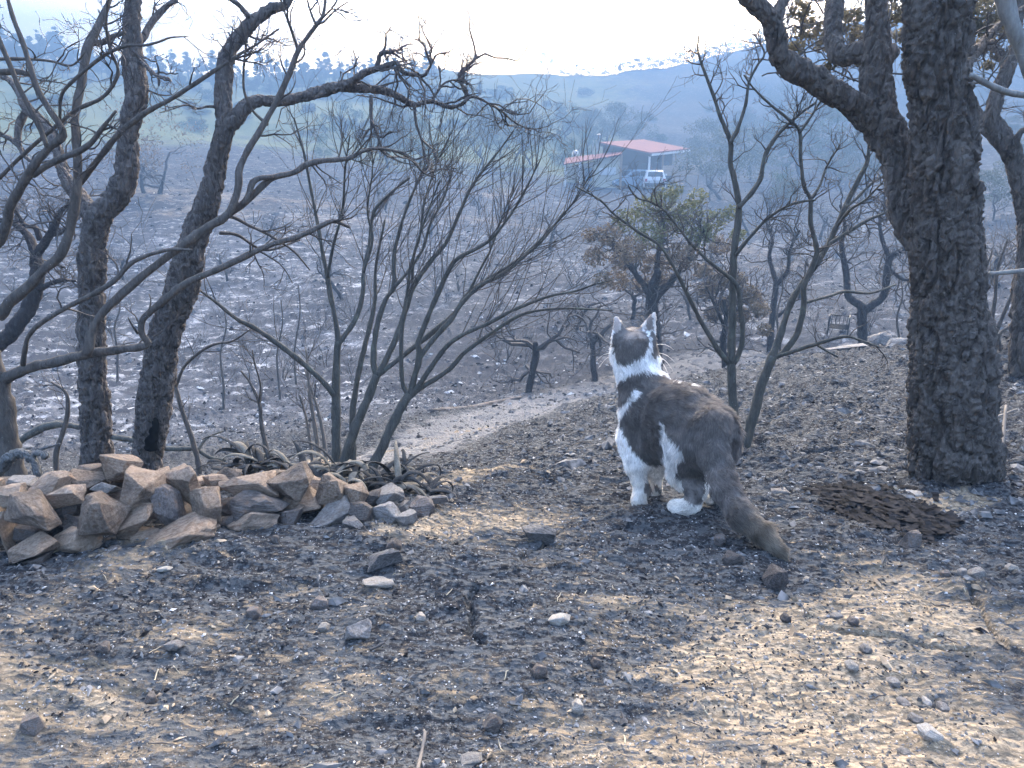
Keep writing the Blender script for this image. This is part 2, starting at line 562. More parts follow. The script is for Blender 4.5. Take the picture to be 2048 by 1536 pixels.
def ground_material(name, path=False):
    t = NT(name)
    v = t.coord()
    vs = t.coord((1.0, 1.9, 1.9), (0, 0, 0.22))
    n1 = t.noise(vs, 4.2, 8, 0.62, 0.35)
    n2 = t.noise(vs, 21.0, 6, 0.66, 0.5)
    n3 = t.noise(v, 95.0, 5, 0.65)
    n4 = t.noise(v, 0.9, 6, 0.6)
    soil = t.attr('soil'); ash = t.attr('ash'); grass = t.attr('grass')
    # tan soil and grey dirt
    tan = t.mix(n2, (0.21, 0.160, 0.102), (0.49, 0.385, 0.255))
    tan = t.mix(t.math('MULTIPLY', n1, 0.25), tan, (0.36, 0.33, 0.30))
    grey = t.mix(n2, (0.028, 0.030, 0.032), (0.150, 0.158, 0.162))
    grey = t.mix(t.ramp(n4, [(0.35, 0), (0.75, 0.6)]), grey, (0.072, 0.074, 0.076))
    # how much of the spot is bare soil
    k = t.math('ADD', t.math('MULTIPLY', n1, 0.62), t.math('MULTIPLY', n2, 0.95))
    k = t.math('ADD', k, t.math('MULTIPLY', n3, 0.45))
    k = t.math('ADD', k, t.math('MULTIPLY', soil, 0.60))
    m_soil = t.ramp(t.math('MULTIPLY', k, 0.5), [(0.585, 0), (0.645, 1)])
    c = t.mix(m_soil, grey, tan)
    # char crumbs
    vc = t.voro(vs, 46.0)
    ch = t.math('ADD', t.math('MULTIPLY', n2, 0.6), t.math('MULTIPLY', n3, 0.5))
    m_ch = t.ramp(ch, [(0.515, 0), (0.585, 1)])
    m_ch = t.math('MULTIPLY', m_ch, t.math('SUBTRACT', 1.0, t.math('MULTIPLY', m_soil, 0.40)))
    c = t.mix(t.math('MULTIPLY', m_ch, 0.9), c, (0.020, 0.020, 0.022))
    # pale ash film
    ka = t.math('ADD', t.math('MULTIPLY', t.noise(vs, 7.5, 7, 0.7, 0.3), 0.7), t.math('MULTIPLY', ash, 0.55))
    m_ash = t.ramp(ka, [(0.62, 0), (0.92, 1)])
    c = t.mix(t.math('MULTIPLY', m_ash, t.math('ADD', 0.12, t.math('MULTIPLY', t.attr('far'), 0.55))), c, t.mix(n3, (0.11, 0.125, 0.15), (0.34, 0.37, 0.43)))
    # flecks of white ash
    fl = t.voro(v, 130.0, out=0)
    mf = t.math('MULTIPLY', t.ramp(fl, [(0.10, 1), (0.17, 0)]), t.ramp(n2, [(0.50, 0), (0.62, 1)]))
    c = t.mix(t.math('MULTIPLY', mf, 0.8), c, (0.62, 0.62, 0.62))
    # burnt tussocks, bare rock and ash drifts at the scale of the slopes
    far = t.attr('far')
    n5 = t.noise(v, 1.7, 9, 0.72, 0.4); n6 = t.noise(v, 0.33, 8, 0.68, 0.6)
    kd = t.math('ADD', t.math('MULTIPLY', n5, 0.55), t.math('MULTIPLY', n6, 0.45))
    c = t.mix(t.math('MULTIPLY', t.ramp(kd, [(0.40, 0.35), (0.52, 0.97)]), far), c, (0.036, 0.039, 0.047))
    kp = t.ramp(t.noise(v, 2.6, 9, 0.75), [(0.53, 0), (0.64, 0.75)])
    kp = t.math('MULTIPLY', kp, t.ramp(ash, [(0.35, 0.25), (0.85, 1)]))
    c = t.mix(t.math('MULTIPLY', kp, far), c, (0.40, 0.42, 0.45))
    # unburnt and half burnt grass further up the slopes
    gn = t.noise(v, 0.55, 7, 0.7)
    kg = t.math('ADD', t.math('MULTIPLY', gn, 0.75), t.math('MULTIPLY', grass, 0.62))
    m_g = t.ramp(kg, [(0.58, 0), (0.80, 1)])
    c = t.mix(t.math('MULTIPLY', m_g, 0.9), c, t.mix(t.noise(v, 0.23, 5), (0.09, 0.13, 0.045), (0.22, 0.22, 0.10)))
    if path:
        e = t.attr('edge')
        pk = t.math('ADD', e, t.math('MULTIPLY', t.math('SUBTRACT', n1, 0.5), 1.3))
        pm = t.ramp(pk, [(0.30, 0), (0.62, 1)])
        dust = t.mix(n2, (0.085, 0.085, 0.088), (0.215, 0.212, 0.21))
        c = t.mix(t.math('MULTIPLY', pm, 0.85), c, dust)
    h = t.math('ADD', t.math('MULTIPLY', n2, 0.6), t.math('ADD', t.math('MULTIPLY', n3, 0.35), t.math('MULTIPLY', vc, 0.5)))
    nm = t.bump(h, 1.0, 0.016)
    return t.finish(c, 0.95, nm, 0.04)

M_GROUND = ground_material('scorched_soil')
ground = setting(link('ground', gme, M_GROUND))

# the dusty track that drops away below the bank
_pl = [(690,938),(760,922),(850,898),(930,872),(1000,842),(1050,824),(1100,806),(1150,791),(1200,777)]
_pc = []
for (a, b) in _pl:
    g = G(a, b)
    _pc.append((g[0], g[1]))
_pc += [(_pc[-1][0] + 1.2, _pc[-1][1] + 1.1), (_pc[-1][0] + 2.6, _pc[-1][1] + 2.0)]
_pc = even(np.column_stack((catmull(_pc, 14), np.zeros(14 * (len(_pc) - 1) + 1))), 0.05)[:, :2]
_tg = np.gradient(_pc, axis=0); _tg /= np.linalg.norm(_tg, axis=1)[:, None]
_nrm = np.column_stack((-_tg[:, 1], _tg[:, 0]))
_wl = np.interp(np.arange(len(_pc)), [0, len(_pc) * .35, len(_pc)], [0.55, 0.85, 0.8])
_us = np.linspace(-1, 1, 34)
_pv = (_pc[:, None, :] + _nrm[:, None, :] * (_us[None, :, None] * _wl[:, None, None])).reshape(-1, 2)
_pe = np.tile(1 - np.abs(_us) ** 1.5, len(_pc))
_pz = H(_pv[:, 0], _pv[:, 1]) + 0.010 - 0.022 * (1 - smooth(_pe, 0.0, 0.25))
_n1 = len(_us)
_ii = np.arange(len(_pc) - 1)[:, None] * _n1; _jj = np.arange(_n1 - 1)[None, :]
_pq = np.stack((_ii + _jj, _ii + _jj + 1, _ii + _n1 + _jj + 1, _ii + _n1 + _jj), -1).reshape(-1, 4)[:, ::-1]
pme = fast_mesh('path', np.column_stack((_pv, _pz)), _pq, None, True)
_s, _a, _g = zones(_pv[:, 0], _pv[:, 1])
for nm_, arr in (('soil', _s), ('ash', _a), ('grass', _g), ('edge', _pe), ('far', smooth(np.hypot(_pv[:, 0], _pv[:, 1]), 4.8, 9.5) * .4)):
    at = pme.attributes.new(nm_, 'FLOAT', 'POINT')
    at.data.foreach_set('value', arr.astype(np.float32))
path_o = setting(link('path', pme, ground_material('dusty_track', True)))

# ------------------------------------------------------------------ smoke haze filling the valley
t = NT('smoke_haze')
vol = t.n('ShaderNodeVolumePrincipled')
vol.inputs['Color'].default_value = (0.092, 0.165, 0.295, 1)
vol.inputs['Density'].default_value = HAZE_DENSITY
vol.inputs['Anisotropy'].default_value = 0.25
t.l(vol.outputs[0], t.out.inputs['Volume'])
_zt = float(_Z.max() + 9.0)
haze = MB().box((-275, -275, float(_Z.min()) - 1.0), (275, 275, _zt)).build('haze', t.m)
setting(haze, 'stuff')
# ------------------------------------------------------------------ bark materials
def bark_material(name, dark, light, scale=30.0, stretch=0.4, bump=0.9, dist=0.012, lichen=0.0):
    t = NT(name)
    v = t.coord((1, 1, stretch))
    n1 = t.noise(v, scale, 7, 0.68, 0.4)
    n2 = t.noise(v, scale * 4.5, 5, 0.65)
    n3 = t.noise(t.coord(), 5.0, 4)
    vo = t.voro(v, scale * 1.3, 'DISTANCE_TO_EDGE')
    f = t.math('ADD', t.math('MULTIPLY', n1, 0.65), t.math('MULTIPLY', n2, 0.35))
    c = t.ramp(f, [(0.30, dark), (0.72, light)])
    c = t.mix(t.ramp(n3, [(0.4, 0), (0.75, 0.55)]), c, tuple(x * 0.55 for x in light))
    if lichen:
        c = t.mix(t.math('MULTIPLY', t.ramp(t.noise(t.coord(), 16, 5), [(0.58, 0), (0.72, 1)]), lichen), c, (0.20, 0.235, 0.19))
    fl = t.voro(t.coord(), 60.0)
    c = t.mix(t.math('MULTIPLY', t.ramp(fl, [(0.04, 1), (0.07, 0)]), 0.6), c, (0.5, 0.5, 0.5))
    h = t.math('ADD', t.math('MULTIPLY', n1, 0.8), t.math('MULTIPLY', n2, 0.4))
    h = t.math('ADD', h, t.math('MULTIPLY', t.ramp(vo, [(0.0, 0), (0.2, 1)]), 0.4))
    return t.finish(c, 0.95, t.bump(h, bump, dist), 0.05)

M_CORK = bark_material('charred_cork', (0.030, 0.027, 0.025), (0.26, 0.225, 0.195), 32, 0.35, 1.0, 0.022)
M_CORK2 = bark_material('charred_cork_bark', (0.030, 0.028, 0.026), (0.25, 0.22, 0.20), 38, 0.35, 1.0, 0.014)
M_SMOOTH = bark_material('scorched_smooth_bark', (0.040, 0.037, 0.035), (0.18, 0.16, 0.14), 60, 0.3, 0.6, 0.004)
M_GREENISH = bark_material('scorched_green_grey_bark', (0.034, 0.035, 0.033), (0.16, 0.155, 0.135), 60, 0.25, 0.6, 0.004, 0.35)
M_TWIG = plain('burnt_twig', (0.072, 0.064, 0.059), 0.85, vary=0.35, scale=14)
M_TWIG_PALE = plain('dry_pale_twig', (0.16, 0.14, 0.12), 0.85, vary=0.3, scale=14)
M_PALE = bark_material('pale_grey_bark', (0.12, 0.12, 0.11), (0.34, 0.34, 0.32), 30, 0.3, 0.5, 0.004)
M_MID = bark_material('far_trunk_bark', (0.020, 0.018, 0.018), (0.085, 0.075, 0.070), 22, 0.4, 0.8, 0.01)

def cork_disp(amp, freq, seed):
    def f(V, D, R):
        p = V * np.array((freq, freq, freq * 0.36))
        a = fbm(p, 4, seed, 0.6)
        ridge = 1 - np.abs(fbm(p * 0.8 + 9, 3, seed + 5, 0.6)) * 3.2
        b = fbm(V * freq * 3.2, 3, seed + 8, 0.65)
        lump = fbm(V * freq * 0.22, 2, seed + 3)
        w = V + 0.012 * np.column_stack((fbm(V * freq * .5, 2, seed + 11), fbm(V * freq * .5 + 7, 2, seed + 12), fbm(V * freq * .5 + 3, 2, seed + 13)))
        fur = np.clip(np.abs(fbm(w * np.array((freq * .75, freq * .75, freq * .26)), 2, seed + 15)) * 5.0, 0, 1)      # deep upright furrows between plates
        crk = np.clip(np.abs(fbm(w * np.array((freq * .6, freq * .6, freq * .9)), 2, seed + 17)) * 6.0, 0, 1)
        return np.minimum(R, 0.08) * amp * (0.55 * a + 0.2 * (ridge - .5) + 0.6 * b + 0.7 * lump + 1.15 * (fur - .85) + .28 * (crk - .9)) - R * 0.05
    return f

def twig_disp(amp, freq, seed):
    def f(V, D, R):
        return R * amp * (fbm(V * freq, 2, seed) * 1.6)
    return f

def px_path(pts, Y0, Y1=None, bow=0.0, n_per=8):
    """(px, py, r_px) list -> dense world path with radii; depth eases from Y0 to Y1 with a sideways bow"""
    pts = np.asarray(pts, float)
    Y1 = Y0 if Y1 is None else Y1
    L = np.concatenate(([0], np.cumsum(np.hypot(np.diff(pts[:, 0]), np.diff(pts[:, 1])))))
    s = L / L[-1]
    Y = Y0 + (Y1 - Y0) * s + bow * np.sin(s * math.pi)
    P = np.array([np.append(Wp(a, b, y), pxsize(r, y, b)) for (a, b, r), y in zip(pts, Y)])
    return catmull(P, n_per)

def limb(pts, Y0, Y1=None, bow=0.0, step=0.012, sides=12, disp=None):
    P = even(px_path(pts, Y0, Y1, bow), step)
    return tube(P[:, :3], np.maximum(P[:, 3], 0.0006), sides, disp), P

def grow(mb, base, d, length, r, depth, rng, curl=0.5, up=0.3, upv=(0, 0, 1), spread=0.6, segs=6, kids=(2, 4), sides=4, thin=0.35, wig=0.25, mind=0.0005, taper=0.35, kid_len=(0.45, 0.75)):
    """a twig that wanders and forks"""
    P = [np.array(base, float)]
    d = np.array(d, float); d /= np.linalg.norm(d)
    upv = np.array(upv, float)
    st = length / segs
    ds = []
    for i in range(segs):
        d = d + rng.normal(0, wig, 3) * curl + upv * up * 0.25
        d /= np.linalg.norm(d)
        P.append(P[-1] + d * st)
        ds.append(d.copy())
    P = np.array(P)
    R = np.linspace(r, max(r * taper, mind), len(P))
    v, q, t = tube(P, R, sides, None, False)
    mb.add(v, q)
    if depth > 0:
        k = rng.integers(kids[0], kids[1] + 1)
        for j in range(k):
            i = int(rng.integers(max(1, segs // 3), segs + 1))
            dd = ds[i - 1]
            side = np.cross(dd, rng.normal(0, 1, 3)); side /= np.linalg.norm(side) + 1e-9
            nd = dd * (1 - spread * 0.5) + side * spread * rng.uniform(0.7, 1.3)
            grow(mb, P[i], nd, length * rng.uniform(*kid_len), max(R[i] * rng.uniform(0.5, 0.8), mind), depth - 1, rng, curl, up, upv, spread, max(3, segs - 1), kids, sides, thin, wig, mind, taper, kid_len)

def twigs_on(mb, P, rng, n, length, r, depth=1, s0=0.3, s1=1.0, up=0.3, upv=(0, 0, 1), spread=0.8, curl=0.5, wig=0.25, planar=0.6, **kw):
    """twigs leaving a branch path P (N,4)"""
    for k in range(n):
        i = int((s0 + (s1 - s0) * rng.random()) * (len(P) - 2)) + 1
        i = min(max(i, 1), len(P) - 2)
        d = P[i + 1, :3] - P[i - 1, :3]
        d /= np.linalg.norm(d) + 1e-9
        side = rng.normal(0, 1, 3); side[1] *= planar
        side -= d * side.dot(d); side /= np.linalg.norm(side) + 1e-9
        nd = d * (1 - spread * 0.4) + side * spread
        grow(mb, P[i, :3], nd, length * rng.uniform(0.5, 1.2), min(r, P[i, 3] * 0.75), depth, rng, curl, up, upv, wig=wig, **kw)

def root_path(pts, Y, drop=0.06):
    """lengthen a trunk's lower end (first point) down into the ground"""
    a, b, r = pts[0]
    w = Wp(a, b, Y)
    z = Hs(w[0], w[1])
    extra = []
    if w[2] > z - drop:
        for k in range(1, 400):
            bb = b + k * 3
            if Wp(a, bb, Y)[2] < z - drop:
                break
        if bb - b > 40: extra = [(a, b + (bb - b) * 0.5, r * 1.06)]
        extra = [(a, bb, r * 1.15)] + extra
    return extra + list(pts)

# ------------------------------------------------------------------ thick cork oaks in front
def cork_tree(name, label, Y, trunk, limbs, amp=0.22, freq=30, mat=None, sides=56, step=0.006, seed=1, twig_n=0, Ybase=None):
    rng = np.random.default_rng(seed)
    base = Wp(trunk[0][0], trunk[0][1], Y)
    root = empty(name, (base[0], base[1], Hs(base[0], base[1])))
    tag(root, label, 'tree')
    off = -np.array(root.location)
    tr = root_path(trunk, Y)
    (v, q, t), P = limb(tr, Y, Y, 0, step, sides, cork_disp(amp, freq, seed))
    MB().add(v + off, q, t).build('trunk', mat, root, True)
    tw = MB()
    for (pts, Y0, Y1, bow, n, ln) in limbs:
        big = max(p[2] for p in pts)
        (v, q, t), P = limb(pts, Y0, Y1, bow, step if big > 9 else 0.012, int(sides * .75) if big > 14 else (28 if big > 6 else 10), cork_disp(amp if big > 9 else amp * 0.8, freq * (1.0 if big > 14 else 1.5), seed + 2))
        MB().add(v + off, q, t).build('limb', mat, root, True)
        if n: twigs_on(tw, P + np.append(off, 0), rng, n, ln, 0.004, 2, 0.25, 1.0, 0.1, curl=1.3, wig=0.3)
    if tw.n: tw.build('twigs', M_TWIG, root)['kind'] = 'stuff'
    return root

A_trunk = [(1900,962,84),(1905,924,86),(1907,890,87),(1901,856,86),(1901,822,83),(1904,753,83),(1903,685,80),(1894,640,72),(1894,583,67),(1893,525,68),(1892,478,66),(1893,410,63),(1888,342,62),(1885,273,61),(1883,205,60),(1870,137,61),(1874,68,66),(1871,0,64),(1868,-90,60),(1872,-200,56)]
YA = float(G(1900, 955)[1])
oak_a = cork_tree('cork_oak', 'thick charred cork oak with deeply furrowed bark and forking limb, right of the cat', YA, A_trunk, [
    ([(1822,500,10),(1812,455,24),(1803,410,32),(1799,359,31),(1792,308,33),(1772,267,37),(1755,232,38),(1755,191,33),(1751,154,33),(1755,103,27),(1755,51,23),(1755,0,23),(1752,-80,20)], YA + .06, YA + .30, .05, 0, 0),
    ([(1768,262,30),(1740,240,30),(1710,212,27),(1666,185,27),(1621,154,27),(1587,137,26),(1560,113,24),(1553,79,21),(1543,44,20),(1519,17,19),(1490,-10,17),(1450,-60,15)], YA + .22, YA + .05, .0, 0, 0),
    ([(1551,50,13),(1560,15,12),(1572,-10,11),(1590,-60,9)], YA + .1, YA + .2, 0, 0, 0),
    ([(1752,112,22),(1730,104,22),(1707,107,21),(1684,112,19),(1668,92,18),(1666,50,18),(1669,0,18),(1664,-70,16)], YA + .28, YA + .55, 0, 0, 0),
    ([(1752,140,20),(1775,108,20),(1790,104,14),(1797,101,6)], YA + .3, YA + .3, 0, 0, 0),
    ([(1920,135,14),(1936,127,9),(1959,98,9),(1971,78,8),(2002,47,6),(2040,20,5),(2080,0,4)], YA, YA + .5, 0, 6, .12),
    ([(1925,105,9),(1940,98,7),(1962,90,6),(1985,82,4)], YA, YA + .3, 0, 3, .08),
], amp=0.21, freq=34, mat=M_CORK, sides=150, step=0.0038, seed=4)

YC = 3.6
oak_c = cork_tree('cork_oak', 'twisted cork oak leaning in from the frame edge behind the thick oak', YC,
    [(2040,640,19),(2046,560,18),(2056,500,18),(2056,440,22),(2040,360,19),(2022,300,21),(1998,268,20),(1983,232,16),(1992,192,16),(2012,150,15),(2028,105,12),(2034,50,10),(2040,0,9),(2044,-60,8)],
    [([(1998,268,18),(1968,251,14),(1950,222,12),(1938,190,10),(1930,160,9),(1900,120,8)], YC, YC + .3, 0, 4, .2),
     ([(2012,148,11),(2005,110,8),(1985,95,7),(1960,90,5)], YC, YC + .2, 0, 5, .2),
     ([(2030,290,8),(2040,265,6),(2060,258,5),(2080,270,4)], YC - .05, YC - .1, 0, 6, .2),
     ([(2030,100,8),(2050,70,7),(2080,40,6)], YC, YC + .2, 0, 5, .25)],
    amp=0.26, freq=26, mat=M_CORK, sides=36, step=0.012, seed=9)

YL1 = 2.75
oak_l1 = cork_tree('cork_oak', 'charred oak trunk that forks into a Y above the stone pile, second trunk in', YL1,
    [(191,945,29),(193,890,28),(191,822,29),(186,753,28),(185,685,27),(185,583,26),(185,525,26),(186,478,26),(192,438,27)],
    [([(190,445,25),(212,417,25),(239,386,24),(251,342,23),(256,290,21),(263,232,20),(273,198,20),(273,164,21),(265,113,21),(265,85,20),(263,51,18),(268,0,16),(272,-80,14)], YL1, YL1 + .1, 0, 5, .22),
     ([(190,440,20),(175,412,17),(147,379,15),(126,342,12),(116,301,11),(99,263,11),(75,236,11),(51,212,10),(38,185,7),(20,161,6),(-5,150,5),(-40,140,4)], YL1, YL1 + .4, 0, 10, .3),
     ([(55,214,7),(40,246,8),(36,273,7),(41,297,5),(51,314,4),(72,325,3.5),(100,322,2.5)], YL1 + .3, YL1 + .2, 0, 5, .22),
     ([(38,292,5),(20,277,5),(-5,268,4.5),(-30,262,4)], YL1 + .3, YL1 + .4, 0, 5, .22),
     ([(264,88,9),(285,78,8),(300,50,7),(325,20,6),(350,0,5),(380,-30,4)], YL1 + .1, YL1 + .3, 0, 4, .15),
     ([(282,122,5),(300,140,4.5),(315,152,4),(336,158,4)], YL1 + .05, YL1 - .1, 0, 4, .1),
     ([(316,152,3.5),(318,163,2.5),(317,171,2)], YL1, YL1, 0, 0, 0)],
    amp=0.24, freq=46, mat=M_CORK2, sides=60, step=0.006, seed=14)

YL2 = 2.55
oak_l2 = cork_tree('cork_oak', 'charred oak with a burnt hollow at its foot and long limb arching over the shrub', YL2,
    [(292,945,30),(297,890,31),(304,839,32),(308,788,32),(318,736,31),(325,685,31),(342,634,31),(362,583,31),(379,514,30),(385,495,27),(396,455,26),(410,420,23),(424,376,21),(434,325,20),(444,284,20),(454,246,19)],
    [([(452,255,19),(448,222,17),(446,191,17),(448,154,17),(454,116,16),(465,89,14),(485,65,14),(513,38,13),(540,19,11),(564,14,10),(578,0,8),(590,-50,7)], YL2, YL2 + .1, 0, 6, .15),
     ([(499,36,6),(478,10,5),(455,-4,4),(430,-20,4)], YL2 + .05, YL2, 0, 3, .15),
     ([(456,250,17),(472,237,16),(492,212,15),(519,202,13),(554,202,12),(598,195,12),(649,181,11),(690,172,11.5),(703,174,11),(744,178,9),(778,185,8.5),(805,198,7),(829,210,6.5),(860,202,5),(884,210,5),(904,215,5),(928,205,4.5),(932,185,4.5),(921,164,4),(920,147,4),(935,133,3.5),(955,113,2.5)], YL2, YL2 + .25, .05, 14, .22),
     ([(690,172,9),(713,157,8),(730,145,7.5),(754,137,6.5),(778,130,5.5),(795,126,4.5),(805,144,4.5),(832,150,4),(850,150,3.5),(863,126,3),(870,113,2)], YL2 + .12, YL2 + .05, 0, 16, .16),
     ([(752,138,5),(757,122,5),(761,106,4),(785,102,2.5),(805,99,1.5)], YL2 + .1, YL2 + .1, 0, 7, .1),
     ([(928,205,4),(940,194,3.5),(959,197,3),(979,208,2.5),(1003,222,2),(1027,243,2),(1054,256,1.5),(1085,258,1)], YL2 + .2, YL2 + .4, 0, 16, .2),
     ([(742,190,4),(742,205,4),(743,239,3.5),(754,267,3),(761,290,2.5),(775,315,1.8)], YL2 + .1, YL2 + .05, 0, 7, .14),
     ([(829,212,3.5),(832,246,3),(843,280,2.5),(849,308,2.2),(863,352,1.5)], YL2 + .15, YL2 + .1, 0, 9, .14),
     ([(432,214,4),(415,213,3),(395,217,2.5),(372,210,2),(345,218,1.5),(318,226,1)], YL2, YL2 - .2, 0, 4, .1),
     ([(862,204,4),(885,170,2.5),(910,160,2),(940,170,1.5)], YL2 + .15, YL2 + .2, 0, 10, .14)],
    amp=0.24, freq=46, mat=M_CORK2, sides=60, step=0.006, seed=21)
# the burnt hollow at the foot of that oak
hol = MB()
_hp = [(306,832,2),(312,846,7),(308,866,9),(304,882,12),(301,896,12),(300,902,4)]
_hP = even(px_path(_hp, YL2 - pxsize(31, YL2) * 0.82), 0.005)
v, q, t = tube(_hP[:, :3], _hP[:, 3], 14, twig_disp(0.25, 60, 3))
hol.add(v - np.array(oak_l2.location), q, t).build('burnt_hollow', plain('black_char', (0.006, 0.006, 0.006), 0.95, 0.1, vary=0.3, scale=30), oak_l2, True)

# ------------------------------------------------------------------ smooth-barked scorched trees and shrubs
def smooth_tree(name, label, cat, Y, stems, branches, mat, seed, twig=(0.10, 0.003, 1), twig_mat=None, up=0.3, upv=(0, 0, 1), spread=0.7, curl=0.5, wig=0.25, sides=14, twig_name='twigs', **kw):
    """stems reach the ground (part name stem); branches leave them (part name branch); fine twigs are one part"""
    rng = np.random.default_rng(seed)
    b = stems[0][0][0]
    base = Wp(b[0], b[1], stems[0][1])
    root = empty(name, (base[0], base[1], Hs(base[0], base[1])))
    tag(root, label, cat)
    off = -np.array(root.location)
    tw = MB()
    for kind, lst in (('stem', stems), ('branch', branches)):
        for (pts, Y0, Y1, bow, n) in lst:
            if kind == 'stem': pts = root_path(pts, Y0)
            (v, q, t), P = limb(pts, Y0, Y1, bow, 0.012, sides if max(p[2] for p in pts) > 4.5 else 8, twig_disp(0.16, 34, seed))
            MB().add(v + off, q, t).build(kind, mat, root, True)
            if n: twigs_on(tw, P + np.append(off, 0), rng, n, twig[0], twig[1], twig[2], 0.35 if kind == 'branch' else 0.6, 1.0, up, upv, spread, curl, wig, **kw)
    if tw.n: tw.build(twig_name, twig_mat or mat, root)['kind'] = 'stuff'
    return root

YF = 1.95
smooth_tree('scorched_tree', 'smooth-barked scorched tree at the frame edge sweeping long bare branches across the oaks', 'tree', YF,
    [([(25,965,28),(15,890,22),(8,820,20),(0,770,17),(-20,700,15),(-40,630,14),(-50,560,13),(-60,480,12),(-60,380,11),(-50,250,10),(-40,120,8),(-30,0,7),(-30,-80,6)], YF + .15, YF + .1, 0, 2)],
    [([(-4,775,13),(10,757,11.5),(62,735,10.5),(116,723,10),(171,709,10),(239,699,8.5),(288,692,7.5),(296,684,7),(284,668,6.5),(284,644,6.5),(297,627,6.5),(325,603,7),(376,565,7),(444,535,6.5),(500,508,6),(545,488,5.5),(601,472,5),(649,448,4.5),(668,442,4),(700,455,2.5)], YF + .15, YF + .1, -.12, 9),
     ([(172,709,9),(180,690,9),(182,666,8.5),(202,630,8),(239,593,8),(290,548,8),(342,508,8),(376,483,8.5),(410,458,8.5),(450,434,8),(468,403,7),(478,369,7),(478,342,7),(492,308,6.5),(513,273,6),(533,239,6),(557,195,6),(578,150,5.5),(598,99,5),(632,51,4),(646,31,3),(652,-10,2.5)], YF, YF + .25, -.05, 6),
     ([(450,434,7),(496,400,7),(520,376,6.5),(547,355,6),(588,345,5.5),(615,328,5.8),(649,321,5.5),(668,320,5),(699,316,4.5),(723,304,4),(747,297,3.5),(785,301,3),(812,311,2.5),(832,328,2.5),(846,345,2),(870,355,1.5)], YF + .08, YF + .3, 0, 12),
     ([(484,410,5),(498,388,6),(504,366,6),(520,356,5),(545,354,4.5)], YF + .08, YF + .12, 0, 0),
     ([(596,101,3.2),(581,55,2.5),(567,17,2),(558,-10,2)], YF + .2, YF + .15, 0, 2),
     ([(536,250,3),(506,222,3),(489,185,3),(487,144,2.5),(492,79,2),(480,40,1.5)], YF + .15, YF + .1, 0, 4),
     ([(632,51,2.5),(620,20,2),(612,-10,1.5)], YF + .2, YF + .2, 0, 1),
     ([(640,40,2),(665,15,2),(680,-10,1.5)], YF + .2, YF + .2, 0, 1),
     ([(-40,600,11),(0,630,11),(20,603,11),(58,572,10),(85,542,9),(118,512,9),(136,474,9),(146,430,9),(154,376,8.5),(154,308,8),(150,239,8),(161,171,8),(171,113,9),(181,82,9),(202,41,7),(219,0,5),(230,-40,4)], YF + .15, YF + .3, -.1, 8),
     ([(160,366,6),(180,340,6),(205,308,6),(239,267,6),(290,226,5),(342,198,4.5),(410,154,4),(472,113,3),(513,89,2),(557,58,1.5)], YF + .2, YF + .1, -.05, 5),
     ([(184,85,7),(205,85,5.5),(228,72,5),(250,65,4)], YF + .27, YF + .3, 0, 4),
     ([(-55,520,11),(-10,492,9.5),(7,466,9),(20,417,9),(41,376,8.5),(68,331,8),(96,297,7.5),(126,273,7.5),(120,250,6),(99,219,6),(75,178,5.5),(58,126,5),(44,82,5),(27,38,4),(15,-5,4)], YF + .12, YF + .05, -.06, 4),
     ([(94,294,5),(75,246,5),(41,181,5),(20,130,5),(-2,79,5),(-20,30,4)], YF + .02, YF, 0, 3),
     ([(66,350,6),(90,334,6),(120,318,6),(154,304,6),(181,287,5),(205,256,4.5),(232,222,3)], YF + .05, YF - .05, 0, 4),
     ([(-20,372,4),(0,355,4),(34,321,4),(79,280,4),(120,246,4),(154,219,4),(205,195,4),(230,163,3.5),(236,137,3.5),(222,103,3),(212,51,3),(217,-5,3)], YF + .2, YF - .02, 0, 6),
     ([(124,262,3),(120,235,3),(123,191,3.5),(144,164,3.5),(188,126,3.5),(222,103,3.5),(256,91,3),(287,91,2.5),(314,85,2),(342,75,1.5),(376,73,1)], YF + .1, YF - .05, 0, 5),
     ([(46,730,5),(50,700,4.5),(58,671,4.5),(85,644,5),(137,613,5),(191,586,5),(232,559,5),(256,531,4.5),(294,511,4),(342,499,3.5),(383,500,2)], YF + .08, YF + .02, -.05, 5),
     ([(-45,140,6),(-5,145,6),(30,143,6),(58,148,5)], YF + .2, YF + .15, 0, 3),
     ([(-10,118,4),(50,118,3),(100,122,2.5),(143,131,2),(170,105,1.5)], YF + .2, YF + .1, 0, 7),
     ([(450,433,3.5),(470,436,3.5),(500,452,3),(523,462,3),(555,480,2.5),(590,505,2),(620,540,1.2)], YF + .08, YF + .2, 0, 3),
     ([(297,627,2),(302,602,1.5),(298,588,1)], YF, YF, 0, 0),
     ([(276,667,2.5),(264,650,2),(256,635,1.2)], YF, YF - .03, 0, 0),
     ([(440,466,4),(475,470,3),(530,500,2.5),(600,480,2)], YF + .1, YF + .3, 0, 2)],
    M_SMOOTH, 33, twig=(0.11, 0.0028, 2), twig_mat=M_TWIG, up=0.15, curl=0.9, spread=0.9)

